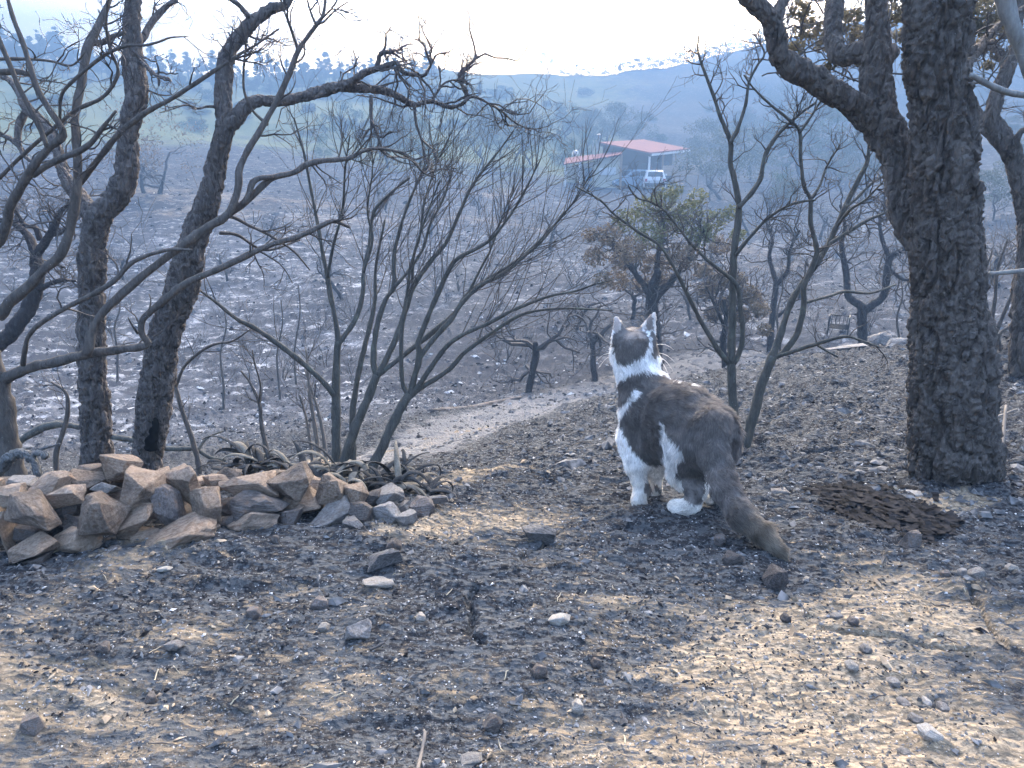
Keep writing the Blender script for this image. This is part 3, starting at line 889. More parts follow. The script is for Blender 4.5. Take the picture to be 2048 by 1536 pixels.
YS = 2.95
smooth_tree('fan_shrub', 'bare multi-stemmed shrub fanning thin burnt branches up behind the stone pile', 'shrub', YS,
    [([(672,905,9),(672,839,9),(672,788,8.5),(673,719,7.5),(677,682,7)], YS - .05, YS, 0, 0),
     ([(687,925,9.5),(713,849,9),(737,794,9),(754,750,8.5)], YS - .1, YS - .05, 0, 0),
     ([(742,945,10.5),(771,880,10),(798,822,9.5),(819,788,9)], YS - .15, YS - .1, 0, 0),
     ([(706,935,7),(706,822,6),(720,733,5.5),(740,651,5),(750,600,4),(752,531,3),(770,440,2)], YS + .15, YS + .3, 0, 10)],
    [([(677,684,6),(673,651,5),(661,593,5),(655,555,4.5),(645,505,4),(634,440,3.5),(622,380,3),(608,308,2.5),(588,235,1.6)], YS, YS + .1, 0, 16),
     ([(655,555,3.5),(667,490,3),(685,420,2.5),(690,340,2),(700,270,1.3)], YS, YS - .2, 0, 12),
     ([(676,688,6),(689,672,5),(713,634,5),(726,583,4.5),(727,542,4),(738,492,3.5),(747,427,3.5),(774,393,3),(819,355,2.2)], YS, YS + .2, 0, 12),
     ([(668,790,5.5),(650,768,5.5),(632,750,5.5),(581,706,5.5),(513,658,5),(472,637,4),(434,606,3),(393,576,2)], YS - .03, YS - .15, 0, 10),
     ([(754,752,7),(747,719,6),(754,651,5.5),(771,600,5),(788,572,5),(788,514,4),(797,470,3.5),(812,420,3),(836,362,2.5),(860,308,1.6)], YS - .05, YS + .1, 0, 16),
     ([(754,750,7),(764,736,6.5),(791,678,6),(812,617,5.5),(826,576,5),(860,524,4.5),(895,480,4),(942,376,3),(993,308,2.2),(1027,262,1.3)], YS - .05, YS + .25, 0, 22),
     ([(754,752,6),(778,733,5),(822,699,5),(873,658,5),(908,627,4.5),(935,589,4.5),(976,559,4),(1044,514,3.5),(1095,465,2.6),(1150,400,1.8),(1185,340,1.1)], YS - .05, YS + .1, 0, 22),
     ([(817,790,6),(805,764,4.5),(802,699,4.5),(805,651,4),(815,583,3.5),(822,530,3),(850,440,2),(880,360,1.3)], YS - .1, YS - .2, 0, 14),
     ([(819,790,7),(826,764,6.5),(839,712,6.5),(836,685,5.5),(846,658,5),(870,600,5),(894,548,4.5),(914,518,4.5),(959,494,3.5),(990,470,2.8),(1040,400,2),(1080,320,1.2)], YS - .1, YS - .1, 0, 22),
     ([(839,714,6),(873,671,5.2),(901,641,5),(921,610,4.5),(959,572,4),(1010,545,3.5),(1055,507,3),(1090,475,2.2),(1130,420,1.3)], YS - .1, YS + .05, 0, 20),
     ([(820,790,6.5),(836,774,5.5),(863,733,5),(894,692,4.5),(928,668,4.5),(976,647,4),(1027,620,3.5),(1096,593,3),(1147,583,2.5),(1188,569,1.8),(1225,560,1)], YS - .1, YS - .3, 0, 12),
     ([(820,792,6.5),(839,777,5.5),(897,740,5),(928,706,4.5),(976,671,4),(1027,637,3.5),(1061,624,3),(1113,617,2.5),(1174,618,2),(1225,621,1.2)], YS - .1, YS - .2, 0, 9),
     ([(788,574,4),(812,548,3.5),(845,500,3),(860,450,2.5),(890,390,2),(905,330,1.2)], YS, YS + .2, 0, 14),
     ([(826,576,3.5),(826,520,3),(840,470,2.5),(850,400,2),(880,310,1.2)], YS, YS - .1, 0, 12),
     ([(727,545,3),(745,480,2.5),(735,420,2),(745,340,1.5),(742,270,1)], YS, YS, 0, 12),
     ([(935,590,3),(960,540,2.5),(985,490,2),(1010,420,1.6),(1050,340,1.1)], YS, YS + .15, 0, 16)],
    M_GREENISH, 44, twig=(0.25, 0.0019, 2), twig_mat=M_TWIG, up=0.42, upv=(0.28, 0, 0.95), spread=0.55, curl=0.35, wig=0.22, planar=0.9, segs=7, kids=(1, 3))

gR1 = G(1475, 900); gR2 = G(1492, 890)
YR = float(gR1[1])
smooth_tree('bare_sapling', 'slim upright bare sapling standing just behind the cat', 'sapling', YR,
    [([(1477,900,10),(1468,822,9),(1464,770,8.5),(1462,726,8)], YR, YR, 0, 0)],
    [([(1462,728,8),(1464,651,7.5),(1466,565,7),(1469,490,7),(1475,450,6.5),(1478,410,6),(1471,369,5.5),(1461,328,5),(1461,284,5),(1440,232,4),(1427,191,3.5),(1413,154,3),(1396,103,2.3),(1398,68,1.3)], YR, YR + .05, 0, 16),
     ([(1461,728,6),(1448,716,5),(1427,685,5),(1403,644,4.5),(1375,589,4),(1355,548,3.5),(1320,492,3),(1277,464,2.8),(1228,428,2.4),(1200,400,2),(1150,372,1.2)], YR, YR - .2, 0, 16),
     ([(1463,728,6),(1473,718,5),(1485,678,5),(1481,617,4.5),(1474,572,4.5),(1450,548,4),(1416,521,3.2),(1382,487,2.8),(1355,453,2.4),(1329,421,2.2),(1301,404,2),(1273,395,1.6),(1256,370,1.1)], YR, YR - .1, 0, 16),
     ([(1461,286,4),(1478,250,3.5),(1492,205,3.5),(1498,164,3),(1515,130,2.5),(1529,106,2),(1509,68,1.2)], YR, YR + .1, 0, 12),
     ([(1476,414,5.5),(1485,407,5),(1519,362,5),(1529,314,4.5),(1553,273,4),(1594,232,3),(1632,205,1.8)], YR, YR + .1, 0, 14),
     ([(1472,510,4),(1502,472,3.5),(1539,434,3),(1587,407,2.5),(1632,400,1.8)], YR, YR - .1, 0, 9),
     ([(1303,405,1.8),(1305,385,1.6),(1318,368,1.2),(1323,352,.9)], YR - .1, YR - .1, 0, 2)],
    M_GREENISH, 55, twig=(0.10, 0.0026, 2), twig_mat=M_TWIG, up=0.25, spread=0.85, curl=0.9, wig=0.28)
YR2 = float(gR2[1])
smooth_tree('bare_sapling', 'bare sapling leaning toward the thick oak, forking twice behind the cat', 'sapling', YR2,
    [([(1490,892,12),(1496,868,10.5),(1509,822,10),(1526,760,9.5),(1546,712,9)], YR2, YR2, 0, 0)],
    [([(1545,714,8),(1560,671,7),(1580,610,6.5),(1601,572,6),(1628,535,5.5),(1656,490,5.2),(1672,455,5),(1690,414,5),(1717,359,4.5),(1734,325,4.5),(1738,290,3)], YR2, YR2 + .15, 0, 14),
     ([(1546,714,7),(1567,704,6),(1594,668,6),(1608,610,5.5),(1608,572,5.5),(1632,514,5),(1632,490,4.8),(1621,444,4.5),(1621,400,4),(1608,372,4),(1601,314,3.5),(1599,263,3.5),(1574,236,3),(1539,208,2.5),(1505,174,2),(1488,150,1.4)], YR2, YR2 - .05, 0, 16),
     ([(1600,264,3),(1618,239,2.5),(1640,205,2),(1660,180,1.3)], YR2 - .05, YR2, 0, 9),
     ([(1634,505,4.5),(1660,487,4.3),(1690,468,4),(1734,441,3.5),(1772,424,2.6),(1790,405,1.6)], YR2, YR2 + .1, 0, 9),
     ([(1551,712,4.5),(1567,709,4),(1632,688,4),(1690,673,3),(1724,682,2.5),(1758,694,1.8)], YR2, YR2 - .3, 0, 4),
     ([(1632,688,2.8),(1650,700,2.5),(1676,714,1.8)], YR2 - .1, YR2 - .15, 0, 0),
     ([(1608,606,3.5),(1656,593,3),(1690,583,3),(1741,586,2.5),(1792,569,1.6)], YR2, YR2 + .3, 0, 4),
     ([(1621,400,3),(1640,370,2.6),(1655,330,2.2),(1680,290,1.5)], YR2 - .03, YR2 + .1, 0, 9),
     ([(1690,414,3.5),(1710,400,3),(1740,370,2.4),(1770,350,1.8),(1800,330,1.2)], YR2 + .1, YR2 + .2, 0, 8),
     ([(1672,455,3.2),(1700,420,2.8),(1730,400,2.4),(1765,365,1.6)], YR2 + .1, YR2 - .1, 0, 8)],
    M_GREENISH, 66, twig=(0.10, 0.0026, 2), twig_mat=M_TWIG, up=0.25, spread=0.85, curl=0.9, wig=0.28)

YD = 2.2
smooth_tree('pale_tree', 'smooth pale grey limbs reaching in at the upper corner beside the twisted oak', 'tree', YD,
    [([(2150,900,26),(2140,700,24),(2135,540,22),(2128,400,20),(2120,250,18),(2110,100,16),(2090,-60,16)], YD, YD, 0, 0)],
    [([(2112,120,14),(2085,-20,17),(2040,-60,18),(2005,-30,17),(2014,15,16),(2026,52,14),(2042,100,11),(2058,160,8),(2075,230,6)], YD, YD - .1, 0, 0),
     ([(2120,205,8),(2060,192,6),(2014,184,6.2),(1975,168,6),(1942,150,5)], YD, YD - .2, 0, 4),
     ([(2135,530,8),(2060,540,5),(2010,545,4.2),(1979,547,4)], YD, YD - .1, 0, 0)],
    M_PALE, 77, twig=(0.10, 0.003, 1), up=0.1)

# far-left wiggly tree behind the oaks
YL0 = 5.0
smooth_tree('wiggly_oak', 'small wiggly bare oak seen behind the leftmost branches', 'tree', YL0,
    [([(-60,800,17),(-20,705,16),(20,668,15),(60,612,14),(74,560,13),(72,510,11)], YL0, YL0, 0, 0)],
    [([(72,512,9),(60,478,8),(35,452,6),(10,440,5),(-20,445,4)], YL0, YL0 + .2, 0, 12),
     ([(72,512,9),(92,482,8),(110,450,7),(120,425,5),(140,405,3)], YL0, YL0 - .2, 0, 16),
     ([(80,480,6),(70,455,5),(50,450,4),(30,420,3),(10,400,2)], YL0, YL0, 0, 12),
     ([(76,580,6),(100,568,5),(125,560,4),(150,562,2.5)], YL0, YL0 - .2, 0, 8),
     ([(74,560,6),(96,535,4),(110,528,3),(130,535,2)], YL0, YL0, 0, 6),
     ([(100,470,6),(125,462,4.5),(150,440,3.5),(175,420,2)], YL0, YL0, 0, 10)],
    M_MID, 88, twig=(0.30, 0.006, 2), twig_mat=M_TWIG, up=0.15, curl=1.5, wig=0.35, spread=0.9)

# thin saplings behind the stone pile
def sapling(label, stems, Y, seed, branches=(), n=3, ln=0.12, mat=None):
    return smooth_tree('thin_sapling', label, 'sapling', Y, [(p, Y, Y + .05, 0, n) for p in stems], [(p, Y, Y - .1, 0, n) for p in branches], mat or M_SMOOTH, seed, twig=(ln, 0.0022, 1), twig_mat=M_TWIG, up=0.3)
sapling('crooked thin sapling between the leftmost trunk and the forked oak', [[(113,945,5),(113,904,5),(133,839,4.5),(133,788,3),(103,764,2)]], 2.9, 101, n=6)
sapling('thin leaning sapling just behind the hollow-footed oak', [[(398,935,5.5),(386,883,5),(369,835,4.5),(355,788,4),(349,764,2.5)]], 3.1, 102, [[(352,772,3),(369,733,3),(403,702,3),(431,688,2.5),(465,682,2),(502,658,1.5)]], n=4)
sapling('thin forked sapling rising from the burnt agave', [[(533,905,5),(523,849,4),(518,805,3.5),(499,764,2.5),(482,742,2)]], 3.3, 103, [[(518,805,3),(521,770,2),(509,726,1.5),(505,700,1)]], n=4)
sapling('pale dry stalks beside the fan shrub', [[(640,940,4.5),(632,870,4),(620,790,3),(612,700,2)], [(655,945,4),(645,860,3.5),(630,800,2.5),(610,740,1.6)], [(625,930,3.5),(615,850,3),(600,790,2)]], 3.6, 104, n=8, ln=0.2, mat=M_TWIG_PALE)
for k, (a, b, h, Y, lb) in enumerate([(560,790,190,9.5,'single thin dead stem in the gully beneath the low shrub branch'), (595,800,230,10.5,'straight thin dead stem in the gully beside the fan shrub'), (447,770,150,9,'thin dead stem on the ash slope left of the gully'), (235,700,110,11,'thin dead stem on the ash slope between the two oaks'), (1560,690,150,7.2,'thin dead stem beyond the leaning sapling'), (1800,690,130,7.0,'thin dead stem at the left edge of the thick oak')]):
    sapling(lb, [[(a, b, 2.4), (a - 6, b - h * .4, 2), (a + 5, b - h * .75, 1.5), (a + 2, b - h, 1)]], Y, 110 + k, n=9, ln=0.4)
# a shrub of thin stems at the right edge
smooth_tree('thin_shrub', 'cluster of thin bare stems between the thick oak and the frame edge', 'shrub', 4.3,
    [([(1978,672,4),(1990,600,3.5),(1995,540,3),(2015,480,2)], 4.3, 4.4, 0, 8), ([(1990,672,4),(2015,610,3.5),(2040,550,2.5),(2055,490,2)], 4.3, 4.2, 0, 8),
     ([(1972,672,3),(1975,620,2.5),(1968,560,2),(1985,500,1.3)], 4.3, 4.4, 0, 8), ([(2000,668,3),(2030,640,2.5),(2060,570,2)], 4.3, 4.3, 0, 6)],
    [], M_SMOOTH, 120, twig=(0.25, 0.003, 2), twig_mat=M_TWIG_PALE, up=0.3)
# fallen branch behind the trunks
YFB = 3.2
fb = empty('fallen_branch', Wp(126, 849, YFB))
tag(fb, 'long crooked fallen branch lying behind the trunks and the stone pile', 'branch')
mbf = MB()
for pts in ([(10,905,6),(38,883,7),(85,856,8),(126,849,7),(164,856,6),(222,873,6),(267,880,5.5),(328,897,5),(376,897,4.5),(396,900,4),(417,914,4),(451,921,2.5)], [(396,900,3.5),(412,878,3),(430,868,2),(447,862,1.4)]):
    (v, q, t), P = limb(pts, YFB, YFB + .1, 0, .012, 10, twig_disp(.2, 30, 5))
    mbf.add(v - np.array(fb.location), q, t)
mbf.build('wood', M_GREENISH, fb, True)
# ash-white burnt roots at the left edge
YRT = 1.75
rt = empty('burnt_root', Wp(40, 940, YRT))
tag(rt, 'ash-coated arched root with a hollow cut end beside the leftmost trunk', 'root')
M_ASHROOT = bark_material('ash_coated_root', (0.05, 0.05, 0.05), (0.26, 0.26, 0.25), 60, 0.5, 1.0, 0.008)
for pts in ([(-30,990,14),(-5,945,14),(20,915,12),(45,908,11),(66,922,10),(76,950,9),(82,985,8)], [(50,910,7),(68,908,6.5),(86,907,7.5),(92,912,9)], [(60,915,6),(80,900,4),(100,893,3),(120,888,2)]):
    (v, q, t), P = limb(pts, YRT, YRT - .05, 0, .004, 24, cork_disp(.30, 70, 6))
    MB().add(v - np.array(rt.location), q, t).build('root_arm', M_ASHROOT, rt, True)
# ------------------------------------------------------------------ stones
def hull_stone(seed, n=22, flat=1.0, blocky=0.5, level=2, rough=0.07):
    """an angular split stone: hull of a random cloud in a unit box (half size 1), edges softened, faces roughened"""
    import bmesh
    rng = np.random.default_rng(seed)
    p = rng.normal(0, 1, (n, 3))
    p /= np.linalg.norm(p, axis=1)[:, None]
    inf = np.max(np.abs(p), axis=1)[:, None]
    p = p * (1 - blocky) + (p / inf) * blocky
    p *= rng.uniform(0.82, 1.0, (n, 1))
    p[:, 2] = np.clip(p[:, 2], -0.78, 0.78)
    p[:, 1] = np.clip(p[:, 1], -0.85, 0.80)
    bm = bmesh.new()
    for c in p: bm.verts.new(c)
    bmesh.ops.convex_hull(bm, input=bm.verts)
    loose = [v for v in bm.verts if not v.link_faces]
    if loose: bmesh.ops.delete(bm, geom=loose, context='VERTS')
    bmesh.ops.dissolve_limit(bm, angle_limit=0.30, verts=bm.verts, edges=bm.edges)
    bmesh.ops.bevel(bm, geom=list(bm.edges), offset=0.03, segments=1, affect='EDGES', clamp_overlap=True)
    if level:
        bmesh.ops.triangulate(bm, faces=bm.faces)
        bmesh.ops.subdivide_edges(bm, edges=bm.edges, cuts=level, use_grid_fill=True)
    bm.normal_update()
    co = np.array([v.co for v in bm.verts]); no = np.array([v.normal for v in bm.verts])
    d = fbm(co * 2.2 + seed, 5, seed, .6) * rough + fbm(co * np.array((1.2, 1.2, 7.0)) + seed, 2, seed + 1) * rough * 0.7
    for v, x in zip(bm.verts, co + no * d[:, None]): v.co = x
    co = np.array([v.co for v in bm.verts])
    c0 = (co.max(0) + co.min(0)) / 2; hs = (co.max(0) - co.min(0)) / 2
    for v in bm.verts: v.co = ((v.co[0] - c0[0]) / hs[0], (v.co[1] - c0[1]) / hs[1], (v.co[2] - c0[2]) / hs[2])
    me = bpy.data.meshes.new('stone')
    bm.to_mesh(me); bm.free()
    for f in me.polygons: f.use_smooth = False
    return me

def stone_material(name, a, b, soot=0.35, rust=(0.20, 0.11, 0.06)):
    t = NT(name)
    v = t.coord(kind='Object')
    oi = t.n('ShaderNodeObjectInfo')
    mp = t.n('ShaderNodeVectorMath', operation='ADD')
    t.l(v, mp.inputs[0])
    cmb = t.n('ShaderNodeCombineXYZ')
    for k in range(3): t.l(t.math('MULTIPLY', oi.outputs['Random'], 37.0 + 11 * k), cmb.inputs[k])
    t.l(cmb.outputs[0], mp.inputs[1])
    v = mp.outputs[0]
    n1 = t.noise(v, 1.4, 6, 0.6, 0.4); n2 = t.noise(v, 6.5, 6, 0.7); n3 = t.noise(v, 26.0, 4, 0.7)
    c = t.mix(n1, a, b)
    tint = t.ramp(oi.outputs['Random'], [(0.0, (0.62, 0.62, 0.64)), (0.3, (1.0, 0.93, 0.84)), (0.55, (0.95, 0.85, 0.75)), (0.75, (1.15, 1.08, 0.98)), (1.0, (0.80, 0.74, 0.70))])
    c = t.mix(1.0, c, tint, 'MULTIPLY')
    strat = t.n('ShaderNodeTexWave'); strat.inputs['Scale'].default_value = 1.6; strat.inputs['Distortion'].default_value = 6.0; strat.inputs['Detail'].default_value = 4.0; strat.bands_direction = 'Z'
    t.l(v, strat.inputs['Vector'])
    c = t.mix(t.math('MULTIPLY', t.ramp(strat.outputs[0], [(0.1, 1), (0.5, 0)]), 0.16), c, tuple(x * 0.4 for x in a))
    c = t.mix(t.math('MULTIPLY', t.ramp(n2, [(0.38, 0), (0.62, 1)]), 0.6), c, tuple(min(1, x * 1.45) for x in b))
    c = t.mix(t.math('MULTIPLY', t.ramp(t.noise(v, 2.4, 4), [(0.56, 0), (0.72, 1)]), 0.55), c, rust)
    c = t.mix(t.math('MULTIPLY', t.ramp(t.noise(v, 1.1, 3), [(0.50, 0), (0.68, 1)]), soot), c, (0.045, 0.044, 0.046))
    hsv = t.n('ShaderNodeHueSaturation')
    t.l(c, hsv.inputs['Color'])
    t.l(t.math('ADD', t.math('MULTIPLY', oi.outputs['Random'], 0.55), 0.72), hsv.inputs['Value'])
    h = t.math('ADD', t.math('MULTIPLY', n2, 0.7), t.math('ADD', t.math('MULTIPLY', n3, 0.4), t.math('MULTIPLY', strat.outputs[0], 0.12)))
    return t.finish(hsv.outputs[0], 0.85, t.bump(h, 0.6, 0.05), 0.10)

M_STONE = stone_material('brown_schist', (0.150, 0.116, 0.088), (0.33, 0.265, 0.21), 0.45)
M_STONE_DARK = stone_material('sooty_schist', (0.075, 0.070, 0.070), (0.17, 0.155, 0.145), 0.6)
M_STONE_GREY = stone_material('grey_schist', (0.13, 0.128, 0.125), (0.27, 0.26, 0.25), 0.45, (0.2, 0.16, 0.12))
M_STONE_PALE = stone_material('pale_stone', (0.22, 0.21, 0.19), (0.37, 0.35, 0.32), 0.1, (0.4, 0.33, 0.25))
STONES = [hull_stone(300 + k, 11 + (k % 5) * 2, 1, 0.45 + 0.09 * (k % 6)) for k in range(26)]
LOW_STONES = [hull_stone(500 + k, 30, 1, 0.30, 1, 0.06) for k in range(10)]

def stone_obj(px, py, w, h, rot, Y, k, mat, parent=None, name='stone', depth=None, yaw=None, off=np.zeros(3), low=False):
    me = (LOW_STONES if low else STONES)[k % (len(LOW_STONES) if low else len(STONES))]
    key = mat.name + me.name
    if key not in _STONE_CACHE:
        m2 = me.copy(); m2.materials.clear(); m2.materials.append(mat); _STONE_CACHE[key] = m2
    o = bpy.data.objects.new(name, _STONE_CACHE[key])
    col.objects.link(o)
    o.location = Wp(px, py, Y) + off
    sw, sh = pxsize(w, Y, py) / 2, pxsize(h, Y, py) / 2
    sd = depth if depth else max(0.6 * (sw + sh), 0.012) * 0.85
    o.scale = (sw * 1.02, sd, sh * 1.02)
    o.rotation_euler = Matrix.Rotation(math.radians(yaw if yaw is not None else random.uniform(-25, 25)), 3, 'Z').to_euler()
    R = Matrix.Rotation(-math.radians(rot), 3, 'Y') @ Matrix.Rotation(math.radians(random.uniform(-14, 6)), 3, 'X') @ Matrix.Rotation(math.radians(yaw if yaw is not None else random.uniform(-14, 14)), 3, 'Z')
    o.rotation_euler = R.to_euler()
    if parent is not None: o.parent = parent
    return o
_STONE_CACHE = {}

wall = empty('stone_pile', Wp(400, 1070, 1.45))
tag(wall, 'low pile of brown and grey split stones edging the burnt bed', 'stone pile')
woff = -np.array(wall.location)
# (px, py, width, height, tilt ccw, row depth, tone b/d/g)
_ST = [(70,1021,112,58,-38,0,'b'),(14,1067,36,100,4,.03,'b'),(12,990,74,42,5,.05,'b'),(65,1100,106,50,33,-.03,'b'),(76,1127,64,34,24,-.05,'d'),(157,1086,90,66,24,-.01,'b'),
 (206,1030,86,90,-8,-.01,'b'),(268,1043,98,58,14,.0,'b'),(279,977,92,86,0,.05,'b'),(336,1009,44,86,12,.03,'d'),(370,962,84,80,-22,.08,'b'),(412,1010,78,80,0,.02,'b'),
 (364,1079,146,56,20,-.04,'b'),(211,1112,80,48,-3,-.06,'d'),(239,937,76,54,-22,.13,'b'),(100,968,86,42,24,.09,'b'),(130,989,94,44,12,.06,'b'),(170,967,80,38,-12,.11,'b'),(211,977,70,34,16,.09,'g'),
 (178,947,80,30,4,.15,'b'),(288,1076,70,40,8,.0,'b'),(238,1086,66,26,0,.01,'d'),(131,1018,56,34,0,.06,'d'),(148,1052,54,56,30,.03,'d'),(56,1062,62,38,16,.03,'d'),(431,966,50,34,-8,.12,'b'),
 (516,1008,124,54,-4,.02,'d'),(498,974,120,52,9,.07,'b'),(579,972,98,66,27,.05,'b'),(604,1009,86,68,32,.05,'b'),(574,1043,82,56,18,.0,'d'),(500,1048,126,50,22,-.01,'b'),(667,981,62,68,-12,.06,'b'),
 (666,1036,98,70,22,.01,'g'),(709,990,52,50,20,.09,'b'),(722,1024,40,42,0,.04,'d'),(713,1052,60,34,-20,-.01,'g'),(774,1029,58,50,0,.03,'g'),(778,995,64,38,18,.09,'g'),(808,1009,34,22,-6,.06,'g'),
 (814,1040,40,36,0,.0,'g'),(843,1016,54,46,0,.05,'d'),(875,998,48,18,8,.08,'g'),(416,1068,44,38,0,-.02,'b'),(463,1043,58,34,22,.02,'d'),(550,957,40,32,0,.12,'b'),(630,975,44,40,0,.11,'b'),
 (745,1000,40,40,10,.1,'d'),(320,955,60,40,-10,.14,'b'),(455,950,60,36,10,.15,'b'),(40,968,60,34,8,.14,'g'),(300,1030,60,40,0,.10,'d'),(380,1030,70,50,10,.10,'d'),(230,1000,90,40,0,.12,'d'),(450,1015,70,44,0,.10,'d'),
 (540,1030,80,44,0,.09,'d'),(640,1005,60,50,0,.12,'d'),(90,1060,80,50,0,.10,'d'),(160,1010,70,50,0,.12,'d'),(690,1030,60,50,0,.1,'d'),(-40,1040,90,80,0,.05,'b'),(-50,980,90,60,10,.1,'b'),(-30,1110,90,56,-10,.0,'d'),(755,1030,50,36,0,.07,'d'),(830,1030,40,30,0,.07,'d'),(340,1050,60,40,0,.07,'d'),(10,1020,60,50,0,.10,'d')]
def wallY(px):
    return float(np.interp(px, [-60, 100, 400, 650, 900], [1.36, 1.38, 1.46, 1.54, 1.66]))
for k, (a, b, w, h, rot, dd, tone) in enumerate(_ST):
    stone_obj(a, b, w * .98, h * .98, rot, wallY(a) + dd - .09 * float(smooth(a, 640, 720)), k * 7 + 3, {'b': M_STONE, 'd': M_STONE_DARK, 'g': M_STONE_GREY}[tone], wall, off=woff)
# rubble core so that no gap shows daylight
for k in range(60):
    a = random.uniform(-40, 850)
    top = np.interp(a, [0, 250, 450, 650, 760, 870], [985, 965, 975, 990, 1010, 1018])
    b = random.uniform(top + 8, np.interp(a, [0, 400, 870], [1120, 1075, 1030]))
    stone_obj(a, b, random.uniform(36, 66), random.uniform(26, 44), random.uniform(-25, 25), wallY(a) + .17, k, M_STONE_DARK, wall, off=woff)
# flat stones bridging the top surface
for k in range(26):
    a = random.uniform(-30, 700)
    b = np.interp(a, [0, 250, 450, 650, 720], [972, 950, 958, 965, 985]) + random.uniform(-4, 10)
    stone_obj(a, b, random.uniform(50, 90), random.uniform(18, 28), random.uniform(-10, 12), wallY(a) + random.uniform(.16, .26), k + 40, M_STONE, wall, off=woff)

# single loose stones worth naming: (px, py of base centre, w, h, tilt, tone, label)
_LS = [(1548,1165,46,50,10,'d','dark upright chunk of stone below the tip of the cat tail'),
 (1826,1098,40,40,0,'d','blocky black stone at the lower end of the charred bark heap'),
 (770,1128,70,34,12,'g','flat grey stone slab between the stone pile and the camera'),
 (790,1100,26,30,30,'d','small dark stone perched beside the flat grey slab'),
 (1085,1075,78,40,-16,'g','grey stone with a sharp edge beside the ground crack'),
 (715,1275,52,50,-40,'g','slate-grey wedge of stone half buried left of the crack'),
 (757,1165,62,14,-4,'p','pale flat sliver of stone below the stone pile'),
 (1118,1245,44,22,14,'p','pale flake of stone on the tan soil below the cat'),
 (842,1241,20,18,0,'p','small pale pebble left of the lower crack'),
 (648,1256,22,18,0,'p','small whitish pebble left of the half-buried wedge'),
 (1079,1348,30,26,0,'d','dark rounded pebble low in the middle of the ground'),
 (985,1448,40,34,0,'d','dark rounded stone near the bottom edge'),
 (1155,1422,24,26,0,'p','round pale pebble right of the dark stone near the bottom'),
 (942,1512,46,14,2,'p','pale flat chip at the bottom edge'),
 (1192,1330,20,20,0,'d','small dark pebble on the soil under the cat tail'),
 (66,1458,44,34,0,'d','brown-black stone with a pale top in the lower corner'),
 (210,1302,26,20,0,'d','dark pebble below the rounded stone of the pile'),
 (350,1302,36,20,10,'g','grey slate chip on the soil under the stone pile'),
 (302,1392,24,22,0,'d','black lump of charcoal low on the tan soil'),
 (508,1230,30,26,0,'d','square dark stone set in the brown dirt'),
 (640,1210,36,26,0,'d','dark stone in the brown dirt left of the crack'),
 (330,1148,30,10,8,'p','narrow white chip below the stone pile'),
 (552,1092,18,18,0,'d','black pebble just below the stone pile'),
 (1950,1158,36,26,12,'p','angular cream stone at the edge of the tan soil'),
 (2021,1146,22,16,0,'p','rounded cream pebble close to the frame edge'),
 (1923,1152,16,20,0,'g','grey pebble against the angular cream stone'),
 (1700,1350,24,16,-10,'p','cream pebble in the tan soil under the leaning crack'),
 (1786,1366,24,16,0,'g','green-grey angular pebble on the tan soil'),
 (1730,1309,20,14,0,'g','rounded grey pebble just under the long crack'),
 (1806,1408,24,12,-8,'g','flat grey pebble on the broad tan patch'),
 (1852,1404,16,14,0,'p','pale pebble beside the flat grey pebble'),
 (1885,1416,20,18,0,'g','pinkish grey pebble on the broad tan patch'),
 (1830,1442,24,14,0,'g','blue-grey pebble low on the broad tan patch'),
 (1808,1510,24,18,0,'g','grey pebble near the bottom edge on tan soil'),
 (1858,1485,54,24,-25,'p','half-buried pale stone curved like a shell in tan soil'),
 (1672,1240,24,14,0,'g','grey pebble above the long crack'),
 (1703,1258,20,16,0,'d','dark pebble touching the long crack'),
 (1890,1150,18,16,0,'d','dark pebble below the charred bark heap'),
 (1570,1246,20,18,0,'d','dark pebble below the upright chunk of stone'),
 (1402,1240,24,10,14,'g','thin grey chip on the soil below the cat'),
 (1560,985,40,14,0,'g','blue-grey stone on the slope behind the cat tail'),
 (1822,986,46,8,0,'p','pale flat splinter at the foot of the thick oak'),
 (1466,1128,44,30,6,'d','dark half-buried stone left of the cat tail tip'),
 (1440,1082,24,26,0,'d','dark stone beside the cat tail')]
for k, (a, b, w, h, rot, tone, lb) in enumerate(_LS):
    g = G(a, b)
    o = stone_obj(a, b, w, h, rot, float(g[1]), k * 5 + 1, {'d': M_STONE_DARK, 'g': M_STONE_GREY, 'p': M_STONE_PALE}[tone], None, 'loose_stone', low=(w <= 36 or tone == 'p'))
    o.location = (g[0], g[1], g[2] + pxsize(h, g[1]) * 0.28)
    tag(o, lb, 'stone', 'loose stones on the scorched ground')
# slabs on the crest of the slope
for (a, b, w, h, rot, lb) in [(1700,702,90,14,8,'long pale slab on the crest of the slope'), (1748,692,70,26,22,'tilted stone slab leaning on the crest beside the thick oak'), (1800,690,50,24,0,'squat stone block against the thick oak on the crest'), (1690,690,36,10,0,'small flat stone beside the slabs on the crest')]:
    g = G(a, b)
    o = stone_obj(a, b, w, h, rot, float(g[1]), int(a), M_STONE_GREY, None, 'slab')
    o.location = (g[0], g[1], g[2] + pxsize(h, g[1]) * 0.3)
    tag(o, lb, 'stone', 'slabs on the crest')

